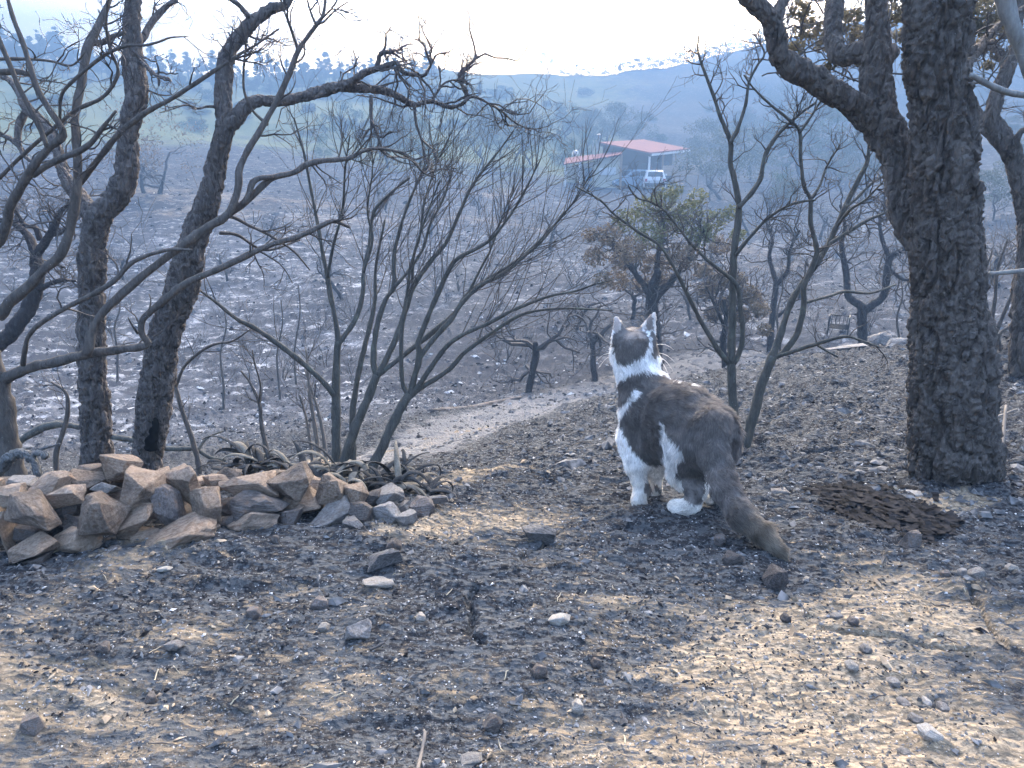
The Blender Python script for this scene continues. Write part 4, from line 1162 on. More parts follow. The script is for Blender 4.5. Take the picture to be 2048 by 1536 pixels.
# ------------------------------------------------------------------ crumbs, chips and flakes nobody could count
def scatter(name, n, rlo, rhi, size, mat, flat, seed, th=(-0.66, 0.66), power=1.0, keep=None, sink=0.3, tint=None, angular=True):
    rng = np.random.default_rng(seed)
    base = np.array([(1, 0, 0), (0, 1, 0), (-1, 0, 0), (0, -1, 0), (.35, .3, 1), (-.4, -.2, .85), (.2, -.3, -.8)], float)
    tri = np.array([(0, 1, 4), (1, 5, 4), (1, 2, 5), (2, 3, 5), (3, 4, 5), (3, 0, 4)])
    r = np.exp(rng.uniform(math.log(rlo), math.log(rhi), n))
    t = rng.uniform(*th, n)
    x, y = r * np.sin(t), r * np.cos(t)
    if keep is not None:
        m = keep(x, y, rng)
        x, y, r = x[m], y[m], r[m]
    n = len(x)
    z = H(x, y)
    s = size * np.exp(rng.normal(0, 0.45, n)) * np.clip(r / 1.3, 0.7, None) ** power
    el = rng.uniform(0.6, 1.7, n)
    a = rng.uniform(0, 2 * math.pi, n)
    V = base[None] * rng.uniform(0.55, 1.3, (n, 7, 3))
    V = V * np.stack((s * el, s / el, s * flat * rng.uniform(0.5, 1.4, n)), -1)[:, None, :]
    tl = rng.normal(0, 0.25, n)
    V = np.stack((V[..., 0], V[..., 1] * np.cos(tl)[:, None] - V[..., 2] * np.sin(tl)[:, None], V[..., 1] * np.sin(tl)[:, None] + V[..., 2] * np.cos(tl)[:, None]), -1)
    ca, sa = np.cos(a)[:, None], np.sin(a)[:, None]
    V = np.stack((V[..., 0] * ca - V[..., 1] * sa, V[..., 0] * sa + V[..., 1] * ca, V[..., 2]), -1)
    V += np.stack((x, y, z + s * flat * (0.6 - sink)), -1)[:, None, :]
    T = (tri[None] + np.arange(n)[:, None, None] * 7).reshape(-1, 3)
    mb = MB()
    mb.add(V.reshape(-1, 3), None, T)
    o = mb.build(name, mat)
    return setting(o, 'stuff')

def crumb_material(name, a, b):
    t = NT(name)
    n = t.noise(t.coord(), 38.0, 2)
    return t.finish(t.ramp(n, [(0.35, a), (0.65, b)]), 0.95, None, 0.04)

def _dark_keep(x, y, rng):
    s, a, g = zones(x, y)
    return rng.random(len(x)) < (1.05 - 0.95 * s) * smooth(fbm(np.column_stack((x, y)) * 5.0, 3, 140), -0.35, 0.3)
M_CHAR = crumb_material('charcoal_crumb', (0.010, 0.010, 0.011), (0.055, 0.054, 0.056))
M_GREYCRUMB = crumb_material('grey_grit', (0.06, 0.06, 0.061), (0.21, 0.208, 0.205))
M_ASHFLAKE = crumb_material('ash_flake', (0.30, 0.30, 0.30), (0.58, 0.575, 0.56))
M_TANCRUMB = crumb_material('tan_clod', (0.20, 0.155, 0.11), (0.42, 0.33, 0.23))
scatter('charcoal', 48000, 0.72, 9.0, 0.0021, M_CHAR, 0.5, 201, keep=_dark_keep, power=0.75)
scatter('gravel', 42000, 0.72, 10.0, 0.0020, M_GREYCRUMB, 0.55, 202, power=0.75)
scatter('ash', 3800, 0.72, 9.0, 0.0016, M_ASHFLAKE, 0.4, 203, power=0.75)
scatter('pebbles', 1300, 0.75, 6.5, 0.0052, M_GREYCRUMB, 0.6, 204, power=0.6)
scatter('dirt', 9000, 0.72, 3.0, 0.0030, M_TANCRUMB, 0.6, 205, keep=lambda x, y, rng: rng.random(len(x)) < zones(x, y)[0])
scatter('rubble', 1500, 2.0, 6.6, 0.0075, M_GREYCRUMB, 0.45, 206, th=(0.05, 0.66), power=0.5)
scatter('rubble', 7000, 6.5, 55, 0.0065, M_GREYCRUMB, 0.5, 207, power=0.62)
scatter('pale_rubble', 1300, 6.5, 45, 0.0052, M_ASHFLAKE, 0.45, 208, th=(-0.66, 0.25), power=0.62)
scatter('burnt_tussocks', 7000, 6.8, 70, 0.0042, M_CHAR, 0.8, 209, power=0.62)

# small dry sticks and straw
def sticks(name, n, rlo, rhi, ln, rad, mat, seed, th=(-0.6, 0.6), lift=0.3):
    rng = np.random.default_rng(seed)
    mb = MB()
    for k in range(n):
        r = math.exp(rng.uniform(math.log(rlo), math.log(rhi))); t = rng.uniform(*th)
        x, y = r * math.sin(t), r * math.cos(t)
        a = rng.uniform(0, 2 * math.pi); l = ln * rng.uniform(0.4, 1.5)
        P = np.array([(x + math.cos(a) * l * s + rng.normal(0, l * .05), y + math.sin(a) * l * s + rng.normal(0, l * .05), 0) for s in (-.5, -.15, .2, .5)])
        P[:, 2] = H(P[:, 0], P[:, 1]) + rad * 1.2 + np.array((0, .3, .6, 1)) * l * lift * rng.random() * .5
        v, q, tt = tube(P, np.array((rad, rad * 1.1, rad, rad * .6)) * rng.uniform(.6, 1.4), 5, None, True)
        mb.add(v, q, tt)
    return setting(mb.build(name, mat), 'stuff')
sticks('burnt_litter', 260, 0.75, 6.0, 0.022, 0.0008, M_TWIG, 211)
sticks('straw_litter', 160, 0.75, 6.0, 0.018, 0.0007, plain('dry_straw', (0.42, 0.36, 0.25), 0.9), 212)

def single_stick(pts, Y, r, mat, label):
    g = G(pts[0][0], pts[0][1])
    o = empty('stick', g)
    tag(o, label, 'stick', 'single sticks on the ground')
    P = np.array([G(a, b) + np.array((0, 0, pxsize(rr, g[1]) + lift)) for (a, b, rr, lift) in pts])
    R = np.array([pxsize(p[2], g[1]) for p in pts])
    PP = catmull(np.column_stack((P, R)), 6)
    v, q, t = tube(PP[:, :3] - np.array(g), PP[:, 3], 8, twig_disp(.2, 60, 3))
    MB().add(v, q, t).build('wood', mat, o, True)
single_stick([(835,1550,5,0), (842,1510,5,.004), (850,1480,4.5,.01), (848,1470,3,.012)], 0, 0, M_TWIG_PALE, 'short bent stick lying at the bottom edge')
single_stick([(740,1304,3,0), (755,1300,3,.002), (770,1296,2.5,.004)], 0, 0, M_TWIG, 'charred twig beside the half-buried grey wedge')
single_stick([(860,826,5,0), (930,818,7,.0), (1000,806,6,.01), (1040,799,4,.02)], 0, 0, M_STONE_DARK, 'charred log lying across the far edge of the track')
single_stick([(1993,960,5,0), (1995,935,4,.07), (1992,905,3,.16)], 0, 0, M_TWIG_PALE, 'dry upright stalk at the foot of the thick oak')
single_stick([(1950,860,4,0), (1985,850,3,.01), (2030,838,2,.02)], 0, 0, M_TWIG_PALE, 'pale stick on the slope behind the thick oak')

# charred bark heap on the bare ground in front of the thick oak
rng = np.random.default_rng(230)
mb = MB()
for k in range(1100):
    u, w = rng.random(), rng.normal(0, 1)
    a = 1640 + 250 * u + rng.normal(0, 14); b = 985 + 75 * u + w * (10 + 16 * math.sin(u * math.pi))
    g = Wp(a, b, 1.0); g = g / g[1]
    Y = float(np.interp(b, [960, 1020, 1100], [2.0, 1.72, 1.48])); p = Wp(a, b, Y)
    z = Hs(p[0], p[1]); s = rng.uniform(.005, .017)
    n = 5
    aa = rng.uniform(0, 6.28); tl = rng.normal(0, .16); cu = rng.uniform(-.8, .8)
    cs = []
    for i in range(n):
        t_ = (i / (n - 1) - .5) * 2
        for sgn in (-1, 1):
            x = t_ * s * 1.6; y = sgn * s * rng.uniform(.35, .6); zz = cu * s * (t_ ** 2) * .5 + x * math.tan(tl) * .4
            cs.append((x * math.cos(aa) - y * math.sin(aa), x * math.sin(aa) + y * math.cos(aa), zz))
    V = np.array(cs) + (p[0], p[1], z + .004 + .020 * rng.random() * math.sin(u * math.pi) * math.exp(-w * w * .5))
    q = [(2 * i, 2 * i + 1, 2 * i + 3, 2 * i + 2) for i in range(n - 1)]
    V2 = V + (0, 0, -.002)
    mb.add(np.vstack((V, V2)), q + [tuple(2 * n + j for j in reversed(f)) for f in q])
bh = mb.build('bark_litter', crumb_material('charred_bark_flake', (0.010, 0.010, 0.010), (0.036, 0.034, 0.034)))
setting(bh, 'stuff')

# ------------------------------------------------------------------ burnt agave: curled strap leaves
def agave_leaf(base, d, ln, w, droop, curl, rng, twist=0.0):
    n = 12
    P = [np.array(base, float)]
    d = np.array(d, float); d /= np.linalg.norm(d)
    side = np.cross(d, (0, 0, 1)); side /= np.linalg.norm(side) + 1e-9
    sds = [side]
    for i in range(n):
        ax = side
        a = -droop / n * (0.5 + 1.5 * i / n)
        d = d * math.cos(a) + np.cross(ax, d) * math.sin(a)
        d = d + side * curl / n
        d /= np.linalg.norm(d)
        side = np.cross(d, np.cross(side, d)); side /= np.linalg.norm(side)
        s2 = side * math.cos(twist * i / n) + np.cross(d, side) * math.sin(twist * i / n)
        P.append(P[-1] + d * ln / n); sds.append(s2)
    P = np.array(P); S = np.array(sds)
    wd = w * np.interp(np.linspace(0, 1, n + 1), [0, .2, .6, 1], [.8, 1, .7, .05])
    T = np.gradient(P, axis=0); T /= np.linalg.norm(T, axis=1)[:, None]
    U = np.cross(T, S)
    V = []
    for i in range(n + 1):
        for u in (-1, -.5, 0, .5, 1):
            V.append(P[i] + S[i] * wd[i] * u + U[i] * wd[i] * .35 * (u * u))
    for i in range(n + 1):
        for u in (-1, -.5, 0, .5, 1):
            V.append(P[i] + S[i] * wd[i] * u * .96 + U[i] * (wd[i] * .35 * (u * u) - w * .16))
    m = (n + 1) * 5
    q = []
    for i in range(n):
        for j in range(4):
            a = i * 5 + j
            q.append((a, a + 1, a + 6, a + 5)); q.append((m + a, m + a + 5, m + a + 6, m + a + 1))
        q.append((i * 5, i * 5 + 5, m + i * 5 + 5, m + i * 5)); q.append((i * 5 + 4, m + i * 5 + 4, m + i * 5 + 9, i * 5 + 9))
    return np.array(V), q
M_LEAF_D = bark_material('charred_leaf', (0.020, 0.020, 0.020), (0.10, 0.095, 0.088), 50, 0.3, 0.5, 0.003)
M_LEAF_P = bark_material('bleached_leaf', (0.08, 0.07, 0.055), (0.30, 0.265, 0.21), 50, 0.3, 0.5, 0.003)
def agave(px, py, Y, n, ln, seed, label, spread=1.0, pale=0.3):
    rng = np.random.default_rng(seed)
    p = Wp(px, py, Y)
    root = empty('agave', p)
    tag(root, label, 'agave')
    for k in range(n):
        a = rng.uniform(0, 2 * math.pi)
        el = rng.uniform(0.1, 1.3)
        d = (math.cos(a) * math.cos(el), math.sin(a) * math.cos(el), math.sin(el))
        V, q = agave_leaf((rng.normal(0, .03 * spread), rng.normal(0, .02), rng.uniform(-.03, .02)), d, ln * rng.uniform(.6, 1.25), rng.uniform(.006, .011), rng.uniform(.8, 2.5), rng.normal(0, .9), rng, rng.normal(0, .8))
        MB().add(V, q).build('leaf', M_LEAF_P if rng.random() < pale else M_LEAF_D, root, True)
    return root
agave(520, 928, 1.86, 34, .12, 241, 'burnt agave with dark curled leaves behind the middle of the stone pile', 1.6, .2)
agave(590, 940, 1.82, 26, .10, 242, 'burnt agave with short tangled leaves left of the shrub stems', 1.6, .35)
agave(672, 945, 1.76, 24, .11, 243, 'burnt agave with bleached curling leaves at the foot of the shrub', 1.2, .6)
agave(770, 968, 1.82, 46, .13, 244, 'burnt agave with black leaves at the end of the stone pile', 1.9, .15)
agave(820, 985, 1.80, 22, .12, 245, 'burnt agave with leaves trailing off the end of the stone pile', 1.3, .1)
# ------------------------------------------------------------------ the cat
CAT_H = Wp(1400, 1020, 1.62)            # between the hind feet
_hd = math.atan2(-0.42, 0.91)            # heading: away from the camera and to the left
CF = np.array((math.sin(_hd), math.cos(_hd), 0.0))
CR = np.array((CF[1], -CF[0], 0.0))
CAT_Z = Hs(CAT_H[0], CAT_H[1])

def C(px, py, Y):
    return Wp(px, py, Y)

# round cones: (p0, r0, p1, r1, blend) in world metres, from pixel + distance
def rc(a, ra, b, rb, k=0.02):
    return (np.array(a), ra, np.array(b), rb, k)
_hip = C(1418, 862, 1.66); _mid = C(1362, 838, 1.745); _sho = C(1298, 805, 1.835)
KS = 1.05
CAT = [
 # torso
 rc(_hip, .060, _mid, .074, .03), rc(_mid, .072, _sho, .062, .03),
 rc(C(1408, 892, 1.665), .054, C(1336, 874, 1.79), .060, .035),      # belly
 rc(C(1288, 835, 1.845), .056, C(1280, 885, 1.85), .044, .03),       # chest
 # neck and head
 rc(_sho, .056, C(1272, 738, 1.875), .049, .03),
 rc(C(1269, 700, 1.89), .048, C(1262, 690, 1.92), .044, .02),
 rc(C(1244, 712, 1.90), .026, C(1294, 716, 1.90), .026, .025),       # cheeks
 rc(C(1254, 704, 1.95), .022, C(1250, 708, 1.96), .017, .015),       # muzzle, away from us
 # front legs
 rc(C(1268, 880, 1.83), .036, C(1272, 930, 1.80), .025, .03), rc(C(1272, 930, 1.80), .024, C(1283, 985, 1.79), .0165, .012),
 rc(C(1283, 985, 1.79), .0175, C(1278, 1001, 1.775), .0195, .01),
 rc(C(1316, 885, 1.80), .034, C(1310, 935, 1.83), .023, .03), rc(C(1310, 935, 1.83), .022, C(1310, 975, 1.845), .0145, .012),
 rc(C(1310, 975, 1.845), .015, C(1308, 988, 1.85), .0175, .01),
 # hind left leg: thigh, shank, foot
 rc(C(1388, 880, 1.665), .056, C(1366, 945, 1.69), .035, .03),
 rc(C(1368, 950, 1.69), .031, C(1394, 982, 1.635), .021, .015),
 rc(C(1394, 982, 1.635), .020, C(1384, 1012, 1.625), .0175, .012),
 rc(C(1384, 1014, 1.625), .0175, C(1352, 1016, 1.645), .0195, .012),
 # hind right leg
 rc(C(1428, 880, 1.68), .052, C(1432, 945, 1.71), .034, .03),
 rc(C(1432, 945, 1.71), .029, C(1446, 974, 1.69), .019, .015),
 rc(C(1446, 974, 1.69), .018, C(1440, 996, 1.70), .016, .012),
 rc(C(1440, 997, 1.70), .0165, C(1424, 1001, 1.715), .0165, .012),
 # tail
 rc(C(1424, 845, 1.615), .029, C(1430, 915, 1.575), .025, .022), rc(C(1430, 915, 1.575), .025, C(1446, 970, 1.52), .024, .02),
 rc(C(1446, 970, 1.52), .024, C(1482, 1030, 1.45), .023, .02), rc(C(1482, 1030, 1.45), .022, C(1528, 1068, 1.40), .018, .02),
 rc(C(1528, 1068, 1.40), .0175, C(1564, 1106, 1.36), .010, .015),
]
CAT = [(a, ra * KS, b, rb * KS, k) for (a, ra, b, rb, k) in CAT]
def sd_cone(p, a, ra, b, rb):
    ab = b - a
    t = np.clip(((p - a) @ ab) / (ab @ ab), 0, 1)
    return np.linalg.norm(p - (a + t[:, None] * ab), axis=1) - (ra + (rb - ra) * t)
def sd_cat(p):
    d = None
    for (a, ra, b, rb, k) in CAT:
        e = sd_cone(p, a, ra, b, rb)
        if d is None: d = e; continue
        h = np.clip(0.5 + 0.5 * (d - e) / k, 0, 1)
        d = d * (1 - h) + e * h - k * h * (1 - h)
    # ears: thin hollow cones
    for (base, tip, w, out) in EARS:
        ax = tip - base; L = np.linalg.norm(ax); ax = ax / L
        q = p - base
        t = q @ ax
        lat = out
        thick = np.cross(ax, lat)
        u = q @ lat; v = q @ thick
        tt = np.clip(t / L, 0, 1)
        half = w * (1 - tt) ** 0.85 + 0.003
        e = np.maximum.reduce((np.abs(u) - half, np.abs(v + 0.35 * (np.abs(u) ** 2) / 0.03) - 0.0065 * (1.15 - 0.7 * tt), t - L, -t - 0.012)) * 0.75
        h = np.clip(0.5 + 0.5 * (d - e) / 0.008, 0, 1)
        d = d * (1 - h) + e * h - 0.008 * h * (1 - h)
    d = d + 0.0022 * fbm(p * 34, 2, 5)
    return d
_lat = CR * 0.8 + CF * 0.0
EARS = [(C(1240, 676, 1.895), C(1227, 634, 1.90), .024, np.array((0.93, 0.30, 0.2)) / np.linalg.norm((0.93, 0.30, 0.2))),
        (C(1292, 676, 1.895), C(1305, 620, 1.90), .024, np.array((0.80, -0.55, -0.22)) / np.linalg.norm((0.80, -0.55, -0.22)))]

def surface_nets(fn, lo, hi, h):
    """smooth closed surface of fn = 0 on a regular grid"""
    n = np.ceil((hi - lo) / h).astype(int) + 1
    ax = [lo[k] + np.arange(n[k]) * h for k in range(3)]
    Gx, Gy, Gz = np.meshgrid(*ax, indexing='ij')
    pts = np.column_stack((Gx.ravel(), Gy.ravel(), Gz.ravel()))
    cax = [np.append(a[::5], a[-1] + h * 5) for a in ax]
    cx, cy, cz = np.meshgrid(*cax, indexing='ij')
    CD = fn(np.column_stack((cx.ravel(), cy.ravel(), cz.ravel()))).reshape(cx.shape)
    D = CD[np.ix_(*[np.minimum(np.rint(np.arange(m) / 5).astype(int), CD.shape[k] - 1) for k, m in enumerate(n)])].ravel().copy()
    near = np.where(np.abs(D) < h * 9)[0]
    for s in range(0, len(near), 200000): D[near[s:s + 200000]] = fn(pts[near[s:s + 200000]])
    D = D.reshape(n)
    S = D < 0
    c = np.zeros(tuple(n - 1), int)
    for i in (0, 1):
        for j in (0, 1):
            for k in (0, 1):
                c += S[i:n[0] - 1 + i, j:n[1] - 1 + j, k:n[2] - 1 + k]
    act = (c > 0) & (c < 8)
    idx = -np.ones(act.shape, int)
    I = np.argwhere(act)
    idx[act] = np.arange(len(I))
    acc = np.zeros((len(I), 3)); cnt = np.zeros(len(I))
    cor = [(i, j, k) for i in (0, 1) for j in (0, 1) for k in (0, 1)]
    for a in cor:
        for b in cor:
            if sum(abs(x - y) for x, y in zip(a, b)) != 1 or a > b: continue
            da = D[I[:, 0] + a[0], I[:, 1] + a[1], I[:, 2] + a[2]]; db = D[I[:, 0] + b[0], I[:, 1] + b[1], I[:, 2] + b[2]]
            m = (da < 0) != (db < 0)
            t = np.where(m, da / (da - db + 1e-15), 0)
            pt = np.array(a) + t[:, None] * (np.array(b) - np.array(a))
            acc[m] += pt[m]; cnt[m] += 1
    V = lo + (I + acc / cnt[:, None]) * h
    Q = []
    for axis in range(3):
        sl0 = [slice(1, n[k] - 1) for k in range(3)]; sl1 = list(sl0)
        sl0[axis] = slice(0, n[axis] - 1); sl1[axis] = slice(1, n[axis])
        A, B = S[tuple(sl0)], S[tuple(sl1)]
        E = np.argwhere(A != B)
        o = np.ones(3, int); o[axis] = 0
        E2 = E + o
        u, w = (axis + 1) % 3, (axis + 2) % 3
        du = np.zeros(3, int); du[u] = 1
        dw = np.zeros(3, int); dw[w] = 1
        f = [idx[tuple(E2.T)], idx[tuple((E2 - du).T)], idx[tuple((E2 - du - dw).T)], idx[tuple((E2 - dw).T)]]
        q = np.column_stack(f)
        flip = A[tuple(E.T)]
        q[~flip] = q[~flip][:, ::-1]
        Q.append(q)
    Q = np.vstack(Q)
    Q = Q[(Q >= 0).all(1)][:, ::-1]
    return V, Q
_allp = np.array([x for c in CAT for x in (c[0], c[2])] + [e[1] for e in EARS])
cv, cq = surface_nets(sd_cat, _allp.min(0) - .09, _allp.max(0) + .09, 0.0042)
_vv = cv.copy()
for _ in range(2):                      # light smoothing
    acc = np.zeros_like(_vv); cnt = np.zeros(len(_vv))
    for k in range(4):
        a, b = cq[:, k], cq[:, (k + 1) % 4]
        np.add.at(acc, a, _vv[b]); np.add.at(acc, b, _vv[a]); np.add.at(cnt, a, 1); np.add.at(cnt, b, 1)
    _vv = _vv * .5 + .5 * acc / np.maximum(cnt, 1)[:, None]
cv = _vv
# normals from the field, pointing outward
def sd_grad(p, e=0.002):
    g = np.stack([sd_cat(p + np.eye(3)[k] * e) - sd_cat(p - np.eye(3)[k] * e) for k in range(3)], -1)
    return g / (np.linalg.norm(g, axis=1)[:, None] + 1e-9)
cn = sd_grad(cv)
_f = np.cross(cv[cq[:, 1]] - cv[cq[:, 0]], cv[cq[:, 2]] - cv[cq[:, 0]])
if (np.einsum('ij,ij->i', _f, cn[cq[:, 0]]) < 0).mean() > .5: cq = cq[:, ::-1]

# coat: the photo's patches, laid on the side of the animal that carries them
def in_poly(pts, x, y):
    ins = np.zeros(len(x), bool)
    n = len(pts)
    for i in range(n):
        x0, y0 = pts[i]; x1, y1 = pts[(i + 1) % n]
        c = ((y0 > y) != (y1 > y)) & (x < (x1 - x0) * (y - y0) / (y1 - y0 + 1e-12) + x0)
        ins ^= c
    return ins
DARK = [
 [(1226,668),(1236,648),(1250,628),(1280,628),(1296,668),(1296,690),(1288,706),(1272,718),(1252,728),(1238,726),(1230,712),(1226,690)],          # back of head
 [(1299,668),(1306,662),(1318,680),(1318,705),(1310,716),(1303,705),(1303,688)],                                                                   # right cheek
 [(1232,775),(1245,755),(1270,744),(1300,742),(1325,752),(1345,764),(1380,770),(1430,770),(1470,795),(1510,850),(1515,905),(1500,960),(1530,1010),(1580,1050),(1610,1110),(1580,1160),(1480,1110),(1436,1040),(1428,1010),(1420,985),(1412,940),(1404,1010),(1380,1012),(1368,990),(1362,960),(1352,950),(1356,925),(1368,915),(1368,902),(1358,886),(1340,872),(1326,850),(1314,834),(1318,870),(1325,900),(1316,925),(1300,932),(1280,915),(1258,888),(1244,850),(1242,835),(1256,810),(1276,785),(1268,776),(1250,800),(1236,815),(1228,800)],
 [(1288,966),(1298,964),(1304,985),(1298,1000),(1290,990)], [(1306,968),(1320,970),(1322,990),(1312,985)],
]
def coat(p, nrm):
    """(N,3) base colours"""
    x = p[:, 0]; dep = p[:, 1] * CP - p[:, 2] * SP
    jit = fbm(p * 110, 3, 8) * 6
    px = 1024 + F * x / dep + jit; py = 768 - F * (p[:, 1] * SP + p[:, 2] * CP) / dep + fbm(p * 110 + 50, 3, 9) * 6
    dk = np.zeros(len(p), bool)
    for P in DARK: dk |= in_poly(P, px, py)
    dk |= (p[:, 1] > 1.895) & (p[:, 2] > C(1268, 690, 1.91)[2]) & (np.abs(px - 1268) > 12)    # forehead patches
    n1 = fbm(p * np.array((60, 60, 60)), 3, 10)
    band = 0.5 + 0.5 * np.sin((px + py * 0.8) * 0.10)
    grey = np.array((0.225, 0.204, 0.188))[None] * (1 + 0.35 * n1[:, None])
    tail = smooth(px + py, 2440, 2600)[:, None]
    grey = grey * (1 - tail) + (np.array((0.28, 0.24, 0.19))[None] * (0.75 + 0.4 * band[:, None])) * tail
    white = np.array((0.90, 0.885, 0.86))[None] * (1 + 0.04 * n1[:, None])
    cream = np.array((0.66, 0.58, 0.46))[None]
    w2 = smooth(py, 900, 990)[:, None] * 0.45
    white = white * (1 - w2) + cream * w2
    ear = ((py < 662) & ((px > 1283) | (px < 1240)))
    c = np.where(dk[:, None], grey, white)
    c[ear] = np.where((np.abs(px[ear] - np.where(px[ear] > 1260, 1298, 1231)) < 7)[:, None], np.where((px[ear] > 1260)[:, None], np.array((0.30, 0.26, 0.235))[None], np.array((0.52, 0.46, 0.42))[None]), np.array((0.70, 0.65, 0.60))[None])
    return c

cat_root = empty('cat', (CAT_H[0], CAT_H[1], CAT_Z))
tag(cat_root, 'grey and white cat standing on the scorched ground with its back to us', 'cat')
coff = -np.array(cat_root.location)
t = NT('cat_coat')
c = t.attr('tint', 'Color')
M_CAT = t.finish(c, 0.95, t.bump(t.noise(t.coord(), 300, 3), 0.4, 0.003), 0.1)
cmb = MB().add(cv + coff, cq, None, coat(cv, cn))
cmb.build('body', M_CAT, cat_root, True)

# fur
def face_samples(n, rng):
    a, b, c_, d = (cv[cq[:, k]] for k in range(4))
    ar = np.linalg.norm(np.cross(c_ - a, d - b), axis=1)
    f = rng.choice(len(cq), n, p=ar / ar.sum())
    u, w = rng.random((n, 1)), rng.random((n, 1))
    return (a[f] * (1 - u) + b[f] * u) * (1 - w) + (d[f] * (1 - u) + c_[f] * u) * w
rngf = np.random.default_rng(77)
NF = 120000
fp = face_samples(NF, rngf)
fn_ = sd_grad(fp)
# comb direction and length from the nearest bone
FLOW = []
for i, (a, ra, b, rb, k) in enumerate(CAT):
    if i in (0, 1, 2): d, L = a - b, .017
    elif i == 3: d, L = np.array((0, 0, -1.0)), .017
    elif i == 4: d, L = a - b, .016
    elif i in (5, 6, 7): d, L = np.array((0.1, -0.75, -0.65)), .010
    elif i >= 22: d, L = b - a, .015
    else:
        d = b - a; L = .012 if i in (8, 11, 14, 18) else .006
        if i in (14, 18): L = .017
    FLOW.append((np.array(d) / np.linalg.norm(d), L))
W = np.stack([np.exp(-np.maximum(sd_cone(fp, a, ra, b, rb), 0) / 0.010) for (a, ra, b, rb, k) in CAT], 1)
for (base, tip, w, out) in EARS:
    pass
W /= W.sum(1)[:, None]
fl = W @ np.array([f[0] for f in FLOW]); ln = W @ np.array([f[1] for f in FLOW])
earm = fp[:, 2] > C(1268, 668, 1.90)[2]
ln[earm] = .005
fl = fl - fn_ * np.einsum('ij,ij->i', fl, fn_)[:, None]
fl /= np.linalg.norm(fl, axis=1)[:, None] + 1e-6
clump = np.stack([fbm(fp * 55 + 40 * k, 2, 20 + k) for k in range(3)], -1)
ln = ln * rngf.uniform(.6, 1.25, NF) * (1 + .35 * clump[:, 0])
NP = 5
s = np.linspace(0, 1, NP)[None, :, None]
d0 = fn_ * 0.62 + fl * 0.75 + rngf.normal(0, .12, (NF, 3)) + clump * .40
d1 = fn_ * 0.10 + fl * 1.0 + rngf.normal(0, .14, (NF, 3)) + clump * .75
d0 /= np.linalg.norm(d0, axis=1)[:, None]; d1 /= np.linalg.norm(d1, axis=1)[:, None]
pts = (fp - fn_ * .001)[:, None, :] + (d0[:, None, :] * s * (1 - s * .5) + d1[:, None, :] * s * s * .5) * ln[:, None, None]
fc = coat(fp, fn_) * rngf.uniform(.70, 1.30, (NF, 1)) * (1 + .30 * clump[:, 1:2])
# whiskers
wh = []
for (px0, py0, px1, py1) in ((1314,712,1346,742), (1314,716,1338,752), (1312,706,1350,725), (1224,712,1196,738), (1224,708,1192,722), (1310,690,1348,700)):
    a, b = C(px0, py0, 1.935), C(px1, py1, 1.96)
    ss = np.linspace(0, 1, NP)[:, None]
    wh.append(a * (1 - ss) + b * ss + np.array((0, 0, .008)) * np.sin(ss * math.pi))
wh = np.array(wh)
hc = bpy.data.hair_curves.new('fur')
allp = np.concatenate((pts, wh)) + coff
nc = len(allp)
hc.add_curves([NP] * nc)
hc.points.foreach_set('position', allp.astype(np.float32).ravel())
rad = np.tile(np.array((.00050, .00048, .00042, .00028, .00007)), nc).reshape(nc, NP)
rad[NF:] = np.array((.0005, .00042, .00035, .00025, .0001))
ra = hc.attributes.get('radius') or hc.attributes.new('radius', 'FLOAT', 'POINT')
ra.data.foreach_set('value', rad.astype(np.float32).ravel())
ca = hc.attributes.new('tint', 'FLOAT_COLOR', 'CURVE')
cc = np.vstack((fc, np.full((len(wh), 3), .8)))
ca.data.foreach_set('color', np.column_stack((cc, np.ones(nc))).astype(np.float32).ravel())
t = NT('cat_fur')
b1 = t.n('ShaderNodeBsdfPrincipled'); b1.inputs['Roughness'].default_value = 0.6
b1.inputs['Specular IOR Level'].default_value = 0.25
t.l(t.attr('tint', 'Color'), b1.inputs['Base Color'])
tr = t.n('ShaderNodeBsdfTranslucent'); t.l(t.attr('tint', 'Color'), tr.inputs[0])
mx = t.n('ShaderNodeMixShader'); mx.inputs[0].default_value = 0.45
t.l(b1.outputs[0], mx.inputs[1]); t.l(tr.outputs[0], mx.inputs[2]); t.l(mx.outputs[0], t.out.inputs[0])
hc.materials.append(t.m)
fur = bpy.data.objects.new('fur', hc)
col.objects.link(fur)
fur.parent = cat_root
fur['kind'] = 'stuff'

# the face, turned away from us
for sx in (-1, 1):
    e = MB()
    c0 = C(1256 + sx * 22, 697, 1.962)
    v, q, t_ = tube(np.array([c0 + CF * k for k in (-.006, -.003, 0, .003, .0045)]), np.array((.004, .0075, .0085, .006, .002)), 12)
    e.add(v + coff, q, t_).build('eye', plain('cat_eye', (0.25, 0.26, 0.06), 0.15, 0.6), cat_root, True)
c0 = C(1250, 706, 1.978)
v, q, t_ = tube(np.array([c0 + CF * k for k in (-.006, 0, .004)]), np.array((.004, .006, .003)), 10)
MB().add(v + coff, q, t_).build('nose', plain('cat_nose', (0.35, 0.16, 0.14), 0.5), cat_root, True)
